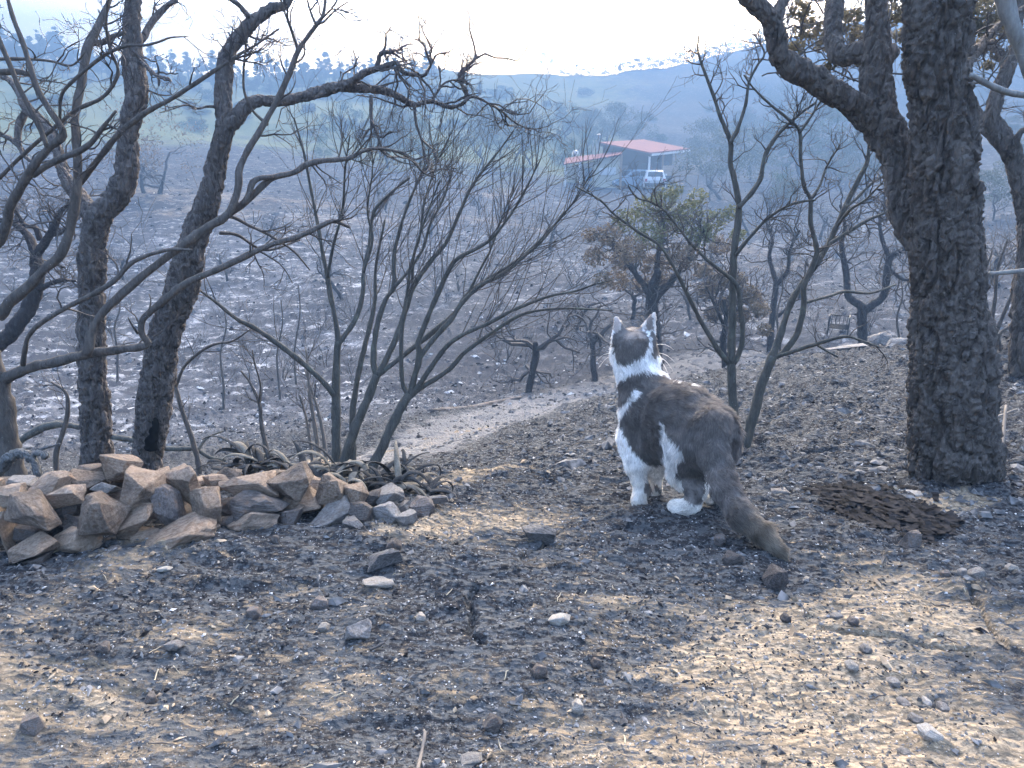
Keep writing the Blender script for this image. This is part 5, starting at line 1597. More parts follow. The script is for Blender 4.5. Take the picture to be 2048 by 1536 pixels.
# ------------------------------------------------------------------ foliage
def leaf_material(name, a, b, trans=0.25):
    t = NT(name)
    n = t.noise(t.coord(), 2.2, 3); n2 = t.noise(t.coord(), 19.0, 2)
    f = t.math('ADD', t.math('MULTIPLY', n, 0.6), t.math('MULTIPLY', n2, 0.4))
    c = t.ramp(f, [(0.35, a), (0.65, b)])
    b1 = t.n('ShaderNodeBsdfPrincipled'); b1.inputs['Roughness'].default_value = 0.7; b1.inputs['Specular IOR Level'].default_value = 0.3
    t.l(c, b1.inputs['Base Color'])
    tr = t.n('ShaderNodeBsdfTranslucent'); t.l(c, tr.inputs[0])
    mx = t.n('ShaderNodeMixShader'); mx.inputs[0].default_value = trans
    t.l(b1.outputs[0], mx.inputs[1]); t.l(tr.outputs[0], mx.inputs[2]); t.l(mx.outputs[0], t.out.inputs[0])
    return t.m
M_OLIVE = leaf_material('olive_leaf', (0.075, 0.085, 0.035), (0.17, 0.17, 0.08))
M_BROWN = leaf_material('scorched_leaf', (0.10, 0.078, 0.055), (0.21, 0.165, 0.115))
M_GREEN = leaf_material('green_leaf', (0.040, 0.065, 0.020), (0.095, 0.130, 0.045))
M_GREYGREEN = leaf_material('grey_green_leaf', (0.055, 0.068, 0.048), (0.125, 0.140, 0.095))
M_PINE = leaf_material('pine_needle', (0.025, 0.045, 0.022), (0.070, 0.095, 0.042))
M_YELLOWISH = leaf_material('yellowish_leaf', (0.11, 0.12, 0.035), (0.21, 0.20, 0.07))  # yellow-green leaf colour for some of the scrub bushes

def leaves(mb, centres, radii, n, size, rng, flat=0.7):
    """leaf-sized quads spread in the shells of several clumps"""
    centres = np.asarray(centres, float); radii = np.asarray(radii, float)
    k = rng.choice(len(centres), n, p=radii ** 2 / (radii ** 2).sum())
    d = rng.normal(0, 1, (n, 3)); d /= np.linalg.norm(d, axis=1)[:, None]
    rr = radii[k] * rng.uniform(0.25, 1.0, n) ** 0.6
    p = centres[k] + d * rr[:, None] * np.array((1, 1, flat))
    a = rng.normal(0, 1, (n, 3)); a /= np.linalg.norm(a, axis=1)[:, None]
    b = np.cross(a, rng.normal(0, 1, (n, 3))); b /= np.linalg.norm(b, axis=1)[:, None]
    s = size * rng.uniform(.6, 1.5, (n, 1))
    c = np.cross(a, b)
    V = np.stack((p - a * s, p + b * s * .45 + c * s * .15, p + a * s, p - b * s * .45 + c * s * .15), 1).reshape(-1, 3)
    mb.add(V, np.arange(n * 4).reshape(-1, 4))

def bare_mesh(seed, h, depth=4, wig=0.4, r=None, up=0.2, sides=5, spread=0.85, kids=(2, 4)):
    """trunk mesh and branch mesh of a small wiggly oak, base at the origin"""
    rng = np.random.default_rng(seed)
    r = r or h * 0.028
    tr = MB(); br = MB()
    P = [np.array((0, 0, -0.15 * h * .3))]
    d = np.array((rng.normal(0, .15), rng.normal(0, .15), 1.0))
    n = 7
    for i in range(n):
        d = d + rng.normal(0, .22, 3) * np.array((1, 1, .2)); d /= np.linalg.norm(d)
        P.append(P[-1] + d * h * .42 / n)
    P = np.array(P)
    D = catmull(np.column_stack((P, np.linspace(r, r * .6, n + 1))), 4)
    v, q, t = tube(D[:, :3], D[:, 3], 10, twig_disp(.25, 8 / h, seed))
    tr.add(v, q, t)
    for k in range(rng.integers(4, 7)):
        i = rng.integers(n // 2, n + 1)
        a = rng.uniform(0, 6.28)
        nd = np.array((math.cos(a), math.sin(a), rng.uniform(.3, 1.1)))
        grow(br, P[i], nd, h * rng.uniform(.28, .42), r * .55, depth - 1, rng, 1.0, up, wig=wig, spread=spread, segs=7, kids=kids, sides=sides, mind=h * .0012)
    return tr.mesh('trunk', True), br.mesh('branches')

def place(name, label, cat, px, py, parts, height, Y=None, group=None, sx=1.0, rz=None, sink=0.05, hpx=None):
    g = G(px, py) if Y is None else Wp(px, py, Y)
    if Y is not None: g[2] = Hs(g[0], g[1])
    root = empty(name, (g[0], g[1], g[2] - sink), random.uniform(0, 6.28) if rz is None else rz)
    s = pxsize(hpx, g[1], py - hpx / 2) / height if hpx else 1.0
    root.scale = (s * sx, s * sx, s)
    tag(root, label, cat, group)
    for nm_, me, mat in parts:
        o = bpy.data.objects.new(nm_, me)
        col.objects.link(o)
        if len(me.materials) == 0: me.materials.append(mat)
        o.parent = root
        if nm_ in ('branches', 'crown', 'foliage', 'needles'): o['kind'] = 'stuff'
    return root

BARE = [bare_mesh(700 + k, 4.0, 4, 0.42) for k in range(5)]
def leafy(seed, h, w, n, size, mat, trunk_h=.45, clumps=14, flat=.75, low=.35):
    rng = np.random.default_rng(seed)
    tr, br = bare_mesh(seed, h * .9, 2, .35)
    c, r = [], []
    for k in range(clumps):
        a = rng.uniform(0, 6.28); rad = w * .5 * math.sqrt(rng.random())
        z = h * rng.uniform(low, .9); rad *= math.sin(min(1, (1.02 - z / h) * 1.7 + .1) * math.pi / 2)
        c.append((math.cos(a) * rad, math.sin(a) * rad, z)); r.append(w * rng.uniform(.10, .22))
    mb = MB(); leaves(mb, c, r, n, size, rng, flat)
    return [('trunk', tr, M_MID), ('branches', br, M_TWIG), ('crown', mb.mesh('crown'), mat)]
T_OLIVE = leafy(801, 5, 5.5, 3200, .085, M_OLIVE); T_GG = [leafy(802 + k, 6, 6.5, 3600, .10, M_GREYGREEN, clumps=18) for k in range(3)]
T_GREEN = [leafy(810 + k, 5, 5, 3000, .09, M_GREEN, clumps=16, low=.2) for k in range(2)]
T_SPARSE = leafy(815, 4.5, 4.6, 1500, .06, M_BROWN, clumps=20)
def bush(seed, mat, n=900, size=.07):
    rng = np.random.default_rng(seed)
    c = [(rng.normal(0, .45), rng.normal(0, .45), rng.uniform(.15, .7)) for k in range(9)]
    mb = MB(); leaves(mb, c, rng.uniform(.2, .4, 9), n, size, rng)
    st = MB()
    for k in range(6):
        grow(st, (0, 0, -.1), (rng.normal(0, .5), rng.normal(0, .5), 1), .8, .02, 1, rng, .6, .2)
    return [('foliage', mb.mesh('foliage'), mat), ('branches', st.mesh('branches'), M_TWIG)]
B_GREEN = [bush(820 + k, M_GREEN) for k in range(2)]; B_YEL = bush(823, M_YELLOWISH); B_GG = bush(824, M_GREYGREEN); B_BROWN = bush(825, M_BROWN)

def pine(seed, h=8.0):
    rng = np.random.default_rng(seed)
    tr = MB()
    P = np.array([(0, 0, -.4), (rng.normal(0, .08), 0, h * .3), (rng.normal(0, .12), rng.normal(0, .1), h * .65), (rng.normal(0, .12), 0, h * .97)])
    D = catmull(np.column_stack((P, (.13, .11, .07, .02))), 5)
    v, q, t = tube(D[:, :3], D[:, 3], 7); tr.add(v, q, t)
    mb = MB(); c, r = [], []
    for k in range(34):
        z = h * rng.uniform(.28, 1.0); rad = (1.08 - z / h) ** .7 * h * .24 * rng.uniform(.3, 1.1); a = rng.uniform(0, 6.28)
        c.append((math.cos(a) * rad, math.sin(a) * rad, z)); r.append(h * rng.uniform(.03, .075))
        bb = np.array([(0, 0, z - .3), (math.cos(a) * rad, math.sin(a) * rad, z)])
        v, q, t = tube(bb, (.035, .012), 4); tr.add(v, q, t)
    leaves(mb, c, r, 2600, .19, rng, .8)
    return [('trunk', tr.mesh('trunk', True), M_MID), ('needles', mb.mesh('needles'), M_PINE)]
PINES = [pine(830 + k) for k in range(5)]

# ---- burnt and leafy trees across the gully
place('gully_oak', 'crooked burnt oak standing at the far edge of the track', 'tree', 1058, 786, [('trunk', BARE[0][0], M_MID), ('branches', BARE[0][1], M_TWIG)], 4.0, hpx=330, rz=0.6)
place('gully_oak', 'dark leaning burnt oak behind the head of the cat', 'tree', 1184, 766, [('trunk', BARE[1][0], M_MID), ('branches', BARE[1][1], M_TWIG)], 4.0, hpx=290, rz=2.0)
def leafy_near(name, label, Y, base, trunkpts, clumps, n, size, seed, mats, twig=26):
    rng = np.random.default_rng(seed)
    g = Wp(base[0], base[1], Y)
    root = empty(name, (g[0], g[1], Hs(g[0], g[1])))
    tag(root, label, 'tree')
    off = -np.array(root.location)
    tw = MB()
    for k, pts in enumerate(trunkpts):
        if k == 0: pts = root_path(pts, Y)
        (v, q, t), P = limb(pts, Y, Y + (.3 if k % 2 else -.3) * (k > 0), 0, .03, 10, twig_disp(.25, 12, seed))
        MB().add(v + off, q, t).build('trunk' if k == 0 else 'limb', M_MID, root, True)
        twigs_on(tw, P + np.append(off, 0), rng, twig, .5, .012, 2, .3, 1, .2, curl=1.2, wig=.35)
    tw.build('branches', M_TWIG, root)['kind'] = 'stuff'
    for mat, sel in mats:
        mb = MB()
        cs = [c for i, c in enumerate(clumps) if sel(c)]
        cen = [Wp(c[0], c[1], Y + rng.uniform(-.5, .5)) + off for c in cs]
        leaves(mb, cen, [pxsize(c[2], Y, c[1]) for c in cs], int(n * len(cs) / len(clumps)), size, rng, .85)
        mb.build('foliage', mat, root)['kind'] = 'stuff'
    return root
leafy_near('leafy_oak', 'half-scorched oak with olive and brown leaves below the house', 10.5, (1312, 700),
    [[(1312,700,13),(1308,640,12),(1302,590,10),(1316,540,8)], [(1304,595,8),(1270,545,6),(1240,500,5),(1215,470,3)], [(1308,600,8),(1345,560,6),(1380,510,5),(1410,460,3)], [(1312,550,6),(1320,490,5),(1330,430,3)]],
    [(1215,470,30),(1190,515,26),(1250,440,30),(1262,500,32),(1290,420,32),(1300,470,34),(1330,400,30),(1345,445,36),(1378,425,32),(1400,470,32),(1430,440,28),(1440,490,26),(1365,510,32),(1310,530,34),(1395,395,22),(1235,560,28),(1205,560,20),(1350,380,18),(1285,570,24),(1465,425,20),(1180,470,18),(1475,470,18),(1245,520,30),(1330,560,22),(1400,540,20)], 8500, .024, 851,
    [(M_OLIVE, lambda c: c[1] < 485 and c[0] > 1230), (M_BROWN, lambda c: not (c[1] < 485 and c[0] > 1230))])
leafy_near('leafy_oak', 'small oak with scorched brown leaves between the slim saplings', 8.6, (1450, 730),
    [[(1450,730,7),(1446,680,6),(1452,640,5),(1448,600,4)], [(1450,650,4),(1480,610,3),(1510,590,2)], [(1448,650,4),(1425,600,3),(1410,570,2)]],
    [(1415,580,24),(1440,560,26),(1470,560,26),(1500,590,26),(1520,620,22),(1450,610,24),(1425,630,20),(1480,630,22),(1410,540,16),(1530,660,16)], 3600, .020, 852, [(M_BROWN, lambda c: True)], 14)
smooth_tree('wiggly_oak', 'wiggly burnt oak whose two arms rise beside the thick oak', 'tree', 10.6,
    [([(1726,690,9.5),(1724,640,9.5),(1724,610,9)], 10.6, 10.6, 0, 0)],
    [([(1724,612,8),(1697,593,7),(1693,548,6),(1683,490,5),(1690,450,3.5),(1680,410,2)], 10.6, 10.9, 0, 14),
     ([(1726,625,8),(1745,610,8),(1768,589,7),(1775,538,7),(1781,514,6),(1806,500,5),(1830,498,4)], 10.6, 10.3, 0, 12),
     ([(1779,515,5),(1765,480,4),(1760,440,3),(1775,400,2)], 10.4, 10.5, 0, 14), ([(1781,540,4),(1810,560,3),(1840,545,2)], 10.4, 10.5, 0, 8)],
    M_MID, 861, twig=(.7, .012, 2), twig_mat=M_TWIG, curl=1.5, wig=.35, spread=.9)
smooth_tree('wiggly_oak', 'wiggly burnt oak seen between the two slim saplings', 'tree', 11.5,
    [([(1540,705,7),(1543,650,6),(1553,565,5.5)], 11.5, 11.5, 0, 0)],
    [([(1553,567,5),(1539,514,4),(1545,480,3),(1530,440,2)], 11.5, 11.7, 0, 16), ([(1553,570,5),(1575,540,4),(1580,500,3),(1600,460,2)], 11.5, 11.2, 0, 16), ([(1545,640,4),(1575,615,3),(1590,590,2)], 11.5, 11.6, 0, 8)],
    M_MID, 862, twig=(.7, .012, 2), twig_mat=M_TWIG, curl=1.5, wig=.35, spread=.9)
# bare trees by where they stand
_bt = [(250,560,110,'bare burnt tree on the ash slope between the forked oak and the hollow oak'),(690,600,150,'bare burnt tree behind the left stems of the fan shrub'),(455,560,95,'bare burnt tree on the ash slope right of the hollow oak'),
 (1100,500,120,'bare burnt tree below the pale annex of the house'),(1150,660,150,'bare burnt tree low in the gully left of the cat'),(1420,560,130,'bare burnt tree right of the half-scorched oak'),(1500,470,110,'bare burnt tree on the slope right of the house'),
 (1540,430,90,'bare burnt tree below the hazy trees on the far slope'),(1640,480,110,'bare burnt tree where the smoke wisp rises'),(1850,560,140,'bare burnt tree hidden partly by the thick oak'),(1990,560,150,'bare burnt tree between the thick oak and the frame edge'),
 (860,470,90,'bare burnt tree on the slope behind the crown of the fan shrub'),(960,430,80,'bare burnt tree on the slope left of the house track'),(770,420,80,'bare burnt tree high on the slope behind the fan shrub'),(60,620,150,'bare burnt tree on the ash slope behind the leftmost branches'),
 (1260,640,170,'bare burnt tree in the gully beneath the half-scorched oak'),(1380,640,120,'bare burnt tree in the gully between cat ears and sapling'),(1600,600,130,'bare burnt tree behind the fork of the leaning sapling'),(1420,400,60,'bare burnt tree next to the house deck'),(1190,440,60,'bare burnt tree beside the house track'),
 (110,480,100,'bare burnt tree on the slope seen through the forked oak'),(530,480,80,'bare burnt tree on the slope left of the fan shrub')]
for k, (a, b, hp, lb) in enumerate(_bt):
    me = BARE[k % 5]
    place('bare_tree', lb, 'tree', a, b, [('trunk', me[0], M_MID), ('branches', me[1], M_TWIG)], 4.0, hpx=hp * 1.1, group='bare burnt trees on the slopes')
place('hill_oak', 'lone thin-crowned oak on the left slope between the two charred trunks', 'tree', 318, 388, T_SPARSE, 4.5, hpx=190)
place('hill_oak', 'thin trunked oak leaning beside the lone oak on the left slope', 'tree', 288, 386, [('trunk', BARE[3][0], M_MID), ('branches', BARE[3][1], M_TWIG)], 4.0, hpx=150)
_lt = [(1215,304,105,T_GG[0],'large grey-green tree right behind the house roof'),(1175,300,80,T_GG[1],'grey-green tree behind the chimney side of the house'),(1268,298,75,T_GG[2],'rounded grey-green tree behind the roof ridge'),
 (1405,350,110,T_GG[1],'grey-green tree at the right end of the house deck'),(1445,400,150,T_GG[2],'tall hazy tree right of the house seen through the slim sapling'),(1500,360,110,T_GG[0],'hazy tree on the far slope behind the sapling top'),
 (1600,350,150,T_GG[1],'broad hazy tree on the far slope left of the thick oak limb'),(1660,330,120,T_GREEN[0],'hazy green tree below the arching oak limb'),(1730,390,90,T_GG[2],'hazy tree low beside the oak limb'),(1560,420,70,T_GG[0],'small hazy tree in the dip below the far slope'),
 (775,335,115,T_GG[0],'hazy tree on the slope under the arching oak limb'),(840,320,90,T_GREEN[1],'hazy green tree under the drooping end of the oak limb'),(960,330,110,T_GG[2],'hazy tree behind the top of the fan shrub'),(1030,320,95,T_GG[1],'hazy tree between the fan shrub and the house'),
 (690,270,70,T_GREEN[0],'small green tree on the slope behind the oak limb'),(1130,330,55,T_GREEN[1],'bright green young tree left of the annex roof'),(1160,318,60,T_GREEN[0],'bright green young tree behind the annex roof'),(1985,440,110,T_GG[0],'hazy tree right of the thick oak'),
 (2040,400,120,T_GG[1],'hazy tree at the frame edge beyond the twisted oak'),(1330,420,60,T_OLIVE,'small olive tree just in front of the white car')]
for (a, b, hp, tr, lb) in _lt:
    place('hill_tree', lb, 'tree', a, b, tr, 6.0 if tr in T_GG else 5.0, hpx=hp, group='leafy trees on the far slopes')
# more trees thickening the slopes, too hazy to tell apart
rngt = np.random.default_rng(99)
for k in range(46):
    right = k < 30
    a = rngt.uniform(1390, 2040) if right else rngt.uniform(640, 1180)
    b = rngt.uniform(215, 420) if right else rngt.uniform(215, 330)
    tr = (T_GG + T_GREEN)[rngt.integers(5)]
    place('hill_tree', 'hazy round-crowned tree among many on the far slope right of the house' if right else 'hazy round-crowned tree among many on the far slope left of the house', 'tree', a, b, tr, 6.0, hpx=rngt.uniform(40, 85), group='hazy trees right of the house' if right else 'hazy trees left of the house')
# green scrub on the upper left slope: too alike to tell apart
rngb = np.random.default_rng(88)
for k in range(70):
    a = rngb.uniform(40, 1130); b = rngb.uniform(160, 265) + (20 if a > 600 else 0)
    p = (B_GREEN[0], B_GREEN[1], B_YEL, B_GG)[rngb.integers(4)]
    place('scrub_bush', 'low green scrub bush on the upper left slope below the pine row', 'bush', a, b, p, 1.0, hpx=rngb.uniform(10, 24), group='scrub bushes on the upper left slope', sx=1.3)
for k in range(26):
    a = rngb.uniform(1120, 2040); b = rngb.uniform(190, 300)
    p = (B_GG, B_BROWN, B_GREEN[0])[rngb.integers(3)]
    place('scrub_bush', 'hazy scrub bush on the far blue slope right of the house', 'bush', a, b, p, 1.0, hpx=rngb.uniform(10, 20), group='scrub bushes on the far blue slope', sx=1.3)
def crest_Y(px):
    Y = np.linspace(110, 235, 120)
    x = (px - 1024) / F * Y * .93
    return float(Y[np.argmax(H(x, Y, fine=False) / Y)]) - 2.0
# pines along the ridge
for k in range(112):
    a = -40 + k * 9.0 + rngb.uniform(-6, 6)
    Y = rngb.uniform(104, 132)
    hp = rngb.uniform(32, 60) * (1.0 if a < 880 else 0.6)
    if a < 160: hp *= 1.3
    place('ridge_pine', 'hazy pine standing in the row along the left ridge', 'pine', a, np.interp(a, [0, 300, 600, 1000], [150, 160, 165, 165]), PINES[k % 5], 8.0, Y=Y, group='pines along the left ridge', hpx=hp, sx=1.25)
place('ridge_pine', 'tall lone pine standing out on the distant ridge above the house', 'pine', 1095, 150, T_GG[1], 6.0, Y=crest_Y(1095), hpx=44, sx=.8)
for k in range(24):
    a = 1130 + k * 17 + rngb.uniform(-6, 6)
    if a > 1530: a = 1545 + (a - 1530) * 12
    place('ridge_tree', 'small hazy tree on the distant right-hand ridge', 'tree', a, np.interp(a, [1130, 1300, 1500, 1700, 2048], [146, 146, 108, 84, 44]), T_GREEN[k % 2], 5.0, Y=crest_Y(a), group='trees on the distant ridge', hpx=rngb.uniform(14, 28), sx=1.5)
# low burnt shrubs in the gully
BUSHB = []
for k in range(4):
    rng = np.random.default_rng(890 + k); mb = MB()
    for j in range(7):
        grow(mb, (rng.normal(0, .05), rng.normal(0, .05), -.1), (rng.normal(0, .5), rng.normal(0, .5), 1), .75, .010, 2, rng, .7, .25, kids=(2, 4), mind=.0018)
    BUSHB.append([('branches', mb.mesh('branches'), M_TWIG)])
for k in range(46):
    a = rngb.uniform(20, 2030); b = rngb.uniform(560, 800) if a < 1150 else rngb.uniform(470, 690)
    place('burnt_shrub', 'small burnt leafless shrub in the gully', 'shrub', a, b, BUSHB[k % 4], 1.0, hpx=rngb.uniform(50, 110), group='burnt shrubs in the gully')

# ------------------------------------------------------------------ leaves and twigs of the thick oaks
def oak_leaves(root, clumps, Y, n, size, seed, mat):
    rng = np.random.default_rng(seed)
    off = -np.array(root.location)
    mb = MB(); tw = MB()
    cen = [Wp(a, b, Y + rng.uniform(-.25, .25)) + off for (a, b, r) in clumps]
    leaves(mb, cen, [pxsize(r, Y, 60) for (a, b, r) in clumps], n, size, rng, .8)
    for c in cen:
        for k in range(4):
            d = rng.normal(0, 1, 3); d[2] = abs(d[2]) * .6
            grow(tw, c - d * .10, d, .2, .003, 2, rng, 1.0, .1)
    mb.build('foliage', mat, root)['kind'] = 'stuff'
    tw.build('twigs', M_TWIG, root)['kind'] = 'stuff'
M_OAKLEAF = leaf_material('dry_oak_leaf', (0.080, 0.070, 0.040), (0.19, 0.16, 0.10), .45)
oak_leaves(oak_a, [(1620,60,34),(1650,90,26),(1700,40,30),(1715,70,24),(1590,100,22),(1790,30,26),(1800,70,20),(1720,120,14),(1660,130,14),(1600,20,24),(1780,-20,40),(1640,-30,40)], YA + .75, 2200, .0095, 901, M_OAKLEAF)
oak_leaves(oak_c, [(1960,30,34),(1990,60,30),(1970,90,22),(2020,30,30),(1950,60,20),(2000,110,18),(1975,130,12),(2040,80,24),(1960,-20,40),(2030,-30,40)], YC + .2, 2200, .013, 902, M_OAKLEAF)

# ------------------------------------------------------------------ the house across the valley
M_ROOF = None
t = NT('red_metal_roof')
wv = t.n('ShaderNodeTexWave'); wv.inputs['Scale'].default_value = 3.0; wv.inputs['Distortion'].default_value = 0.3
t.l(t.coord(), wv.inputs['Vector'])
cR = t.mix(t.noise(t.coord(), 1.2, 5), (0.20, 0.075, 0.068), (0.27, 0.115, 0.105))
M_ROOF = t.finish(cR, 0.9, t.bump(wv.outputs[0], .4, .03), .05)
M_CREAM = plain('cream_render', (0.62, 0.57, 0.42), .9, vary=.1, scale=1.5)
M_DARKWOOD = plain('dark_timber', (0.075, 0.058, 0.050), .8, vary=.3, scale=3)
M_WHITE = plain('white_paint', (0.78, 0.78, 0.76), .6, vary=.05)
M_BROWNWOOD = plain('brown_boards', (0.30, 0.20, 0.12), .8, vary=.2, scale=4)
M_GLASS = plain('window_glass', (0.03, 0.04, 0.05), .08, .6, vary=.1)
M_GREYMETAL = plain('grey_metal', (0.35, 0.36, 0.37), .45, .5, .6)
def slab(mb, P, th, down=(0, 0, -1)):
    P = [np.array(p, float) for p in P]
    d = np.array(down, float) * th
    V = P + [p + d for p in P]
    n = len(P)
    q = [tuple(range(n)), tuple(reversed(range(n, 2 * n)))] + [(i, n + i, n + (i + 1) % n, (i + 1) % n) for i in range(n)]
    mb.add(V, [f for f in q if len(f) == 4])
    return mb
R0, R1, R3 = Wp(1301, 305, 60), Wp(1380, 297, 68), Wp(1199, 284, 62)
R2 = R1 + R3 - R0
hz = Hs(R0[0], R0[1] + 3) - .3
house = empty('house', (R0[0], R0[1], hz)); hoff = -np.array(house.location)
tag(house, 'timber house with a red metal roof and covered porch across the valley', 'house')
rf = MB(); slab(rf, [R0 + hoff, R1 + hoff, R2 + hoff, R3 + hoff], .10)
roof = rf.build('roof', M_ROOF, house)
fa = MB(); slab(fa, [R0 + hoff + (0, -.02, -.10), R1 + hoff + (.02, -.02, -.10), R1 + hoff + (0, .1, -.10), R0 + hoff + (0, .1, -.10)], .16); fa.build('fascia', M_WHITE, roof)
fa = MB(); slab(fa, [R0 + hoff + (-.02, -.02, -.10), R0 + hoff + (.1, .05, -.10), R3 + hoff + (.1, .05, -.10), R3 + hoff + (-.02, -.02, -.10)], .2); fa.build('barge_board', M_DARKWOOD, roof)
u = (R1 - R0); v_ = (R3 - R0)
def hp(a, b, z): p = R0 + u * a + v_ * b; return np.array((p[0], p[1], z))
def wallq(name, p, q_, ztop0, ztop1, mat, th, parent, zb=None):
    p, q_ = np.array(p), np.array(q_); zb = hz if zb is None else zb
    d = q_ - p; nrm = np.array((d[1], -d[0], 0)); nrm = nrm / np.linalg.norm(nrm) * th
    a0, b0, a1, b1 = (np.array((p[0], p[1], zb)), np.array((q_[0], q_[1], zb)), np.array((q_[0], q_[1], ztop1)), np.array((p[0], p[1], ztop0)))
    V = np.array([a0, b0, a1, b1, a0 - nrm, b0 - nrm, a1 - nrm, b1 - nrm]) + hoff
    return MB().add(V, [(0, 1, 2, 3), (7, 6, 5, 4), (0, 4, 5, 1), (1, 5, 6, 2), (2, 6, 7, 3), (3, 7, 4, 0)]).build(name, mat, parent)
zt = lambda a, b: (R0 + u * a + v_ * b)[2] - .12
w1 = wallq('wall', hp(.04, .32, 0), hp(.96, .32, 0), zt(.04, .32), zt(.96, .32), M_DARKWOOD, .12, house)
w2 = wallq('wall', hp(.04, .97, 0), hp(.04, .325, 0), zt(.04, .97), zt(.04, .325), M_DARKWOOD, .12, house)
wallq('wall', hp(.96, .325, 0), hp(.96, .97, 0), zt(.96, .32), zt(.96, .97), M_DARKWOOD, .12, house)
wallq('wall', hp(.95, .96, 0), hp(.05, .96, 0), zt(.95, .96), zt(.05, .96), M_DARKWOOD, .12, house)
for a in (.18, .45, .72):
    wallq('window', hp(a, .315, 0), hp(a + .14, .315, 0), hz + 2.0, hz + 2.0, M_GLASS, .05, house, hz + 1.0)
wallq('door', hp(.036, .62, 0), hp(.036, .45, 0), hz + 1.9, hz + 1.9, plain('grey_shutter', (.22, .20, .20), .8), .05, house, hz + .1)
for a, m in ((.02, M_WHITE), (.34, M_BROWNWOOD), (.66, M_BROWNWOOD), (.98, M_BROWNWOOD)):
    p = hp(a, .03, 0); MB().box(p + hoff + (-.07, -.07, hz), np.array((p[0], p[1], zt(a, .03))) + hoff + (.07, .07, 0)).build('porch_post', m, house) if False else None
    mb = MB(); mb.box(np.array((p[0] - .07, p[1] - .07, hz)) + hoff, np.array((p[0] + .07, p[1] + .07, zt(a, .03))) + hoff); mb.build('porch_post', m, house)
mb = MB(); slab(mb, [hp(0, 0, hz + .25) + hoff, hp(1, 0, hz + .25) + hoff, hp(1, .32, hz + .25) + hoff, hp(0, .32, hz + .25) + hoff], .12); mb.build('deck', M_BROWNWOOD, house)
# deck screen of boards
M_SCREEN = plain('pale_brown_boards', (0.50, 0.38, 0.27), .85, vary=.15, scale=4)
sA, sB = Wp(1325, 340, 61), Wp(1398, 338, 62.5)
scr = empty('board_screen', ((sA[0] + sB[0]) / 2, (sA[1] + sB[1]) / 2, hz)); tag(scr, 'brown board screen along the deck right of the white car', 'fence')
zb = Wp(1325, 352, 61)[2]; ztp = Wp(1325, 331, 61)[2]
for k in range(5):
    z0 = zb + (ztp - zb) * k / 5; z1 = zb + (ztp - zb) * (k + .93) / 5
    mb = MB(); slab(mb, [np.array((sA[0], sA[1], z1)), np.array((sB[0], sB[1], z1)), np.array((sB[0], sB[1] + .05, z1)), np.array((sA[0], sA[1] + .05, z1))], z1 - z0)
    o = mb.build('board', M_SCREEN); o.parent = scr; o.data.transform(Matrix.Translation(-scr.location))
for k in range(3):
    p = sA + (sB - sA) * k / 2
    mb = MB().box((p[0] - .05, p[1] + .06, Hs(p[0], p[1]) - .2), (p[0] + .05, p[1] + .16, ztp + .03)); o = mb.build('post', M_BROWNWOOD); o.parent = scr; o.data.transform(Matrix.Translation(-scr.location))
# chimney pipe, poles, dish
p = Wp(1197, 290, 62.5)
v, q, tt = tube(np.array([p + (0, 0, -.8), p + (0, 0, .0), p + (0, 0, .72)]) + hoff, (.07, .07, .07), 10); ch = MB().add(v, q, tt).build('chimney', M_GREYMETAL, house)
v, q, tt = tube(np.array([p + (0, 0, .72), p + (0, 0, .80), p + (0, 0, .86)]) + hoff, (.16, .14, .03), 10); MB().add(v, q, tt).build('cowl', M_GREYMETAL, ch)
for px_ in (1185, 1191):
    a, b = Wp(px_, 310, 61), Wp(px_ + 2, 281, 61)
    v, q, tt = tube(np.array([a, (a + b) / 2, b]) + hoff, (.04, .04, .03), 8); MB().add(v, q, tt).build('pole', M_GREYMETAL, house)
# annex
annex = empty('annex', (*Wp(1190, 370, 59.6)[:2], hz)); aoff = -np.array(annex.location)
tag(annex, 'cream-walled lean-to with a sloping red roof beside the house', 'building')
A0, A1, A2, A3 = Wp(1128, 328, 58.8), Wp(1243, 308, 58.8), Wp(1246, 301, 62), Wp(1131, 316, 62)
mb = MB(); slab(mb, [A0 + aoff, A1 + aoff, A2 + aoff, A3 + aoff], .08); mb.build('roof', M_ROOF, annex)
def awall(name, x0, y0, x1, y1, Y, mat, zb=None, dY=.0):
    a, b = Wp(x0, y0, Y), Wp(x1, y1, Y + dY); zb = hz - .6 if zb is None else zb
    V = np.array([(a[0], a[1], zb), (b[0], b[1], zb), b, a, (a[0], a[1] + .12, zb), (b[0], b[1] + .12, zb), b + (0, .12, 0), a + (0, .12, 0)]) + aoff
    return MB().add(V, [(0, 1, 2, 3), (7, 6, 5, 4), (0, 4, 5, 1), (1, 5, 6, 2), (2, 6, 7, 3), (3, 7, 4, 0)]).build(name, mat, annex)
awall('wall', 1191, 320, 1240, 312, 59.3, M_CREAM); awall('wall', 1134, 332, 1190, 322, 61.6, M_CREAM)
awall('door', 1170, 336, 1184, 336, 61.5, plain('blue_door', (.30, .42, .55), .7), Wp(1170, 362, 61.5)[2])
awall('window', 1199, 337, 1232, 334, 59.2, M_WHITE, Wp(1199, 350, 59.2)[2])
for px_, py_ in ((1131, 328), (1160, 324)):
    a = Wp(px_, py_, 58.9); mb = MB().box(np.array((a[0] - .06, a[1] - .06, hz - .8)) + aoff, a + aoff + (.06, .06, 0)); mb.build('post', M_WHITE, annex)
a = Wp(1243, 309, 58.9); MB().box(np.array((a[0] - .08, a[1] - .08, hz - .8)) + aoff, a + aoff + (.08, .08, 0)).build('post', M_BROWNWOOD, annex)
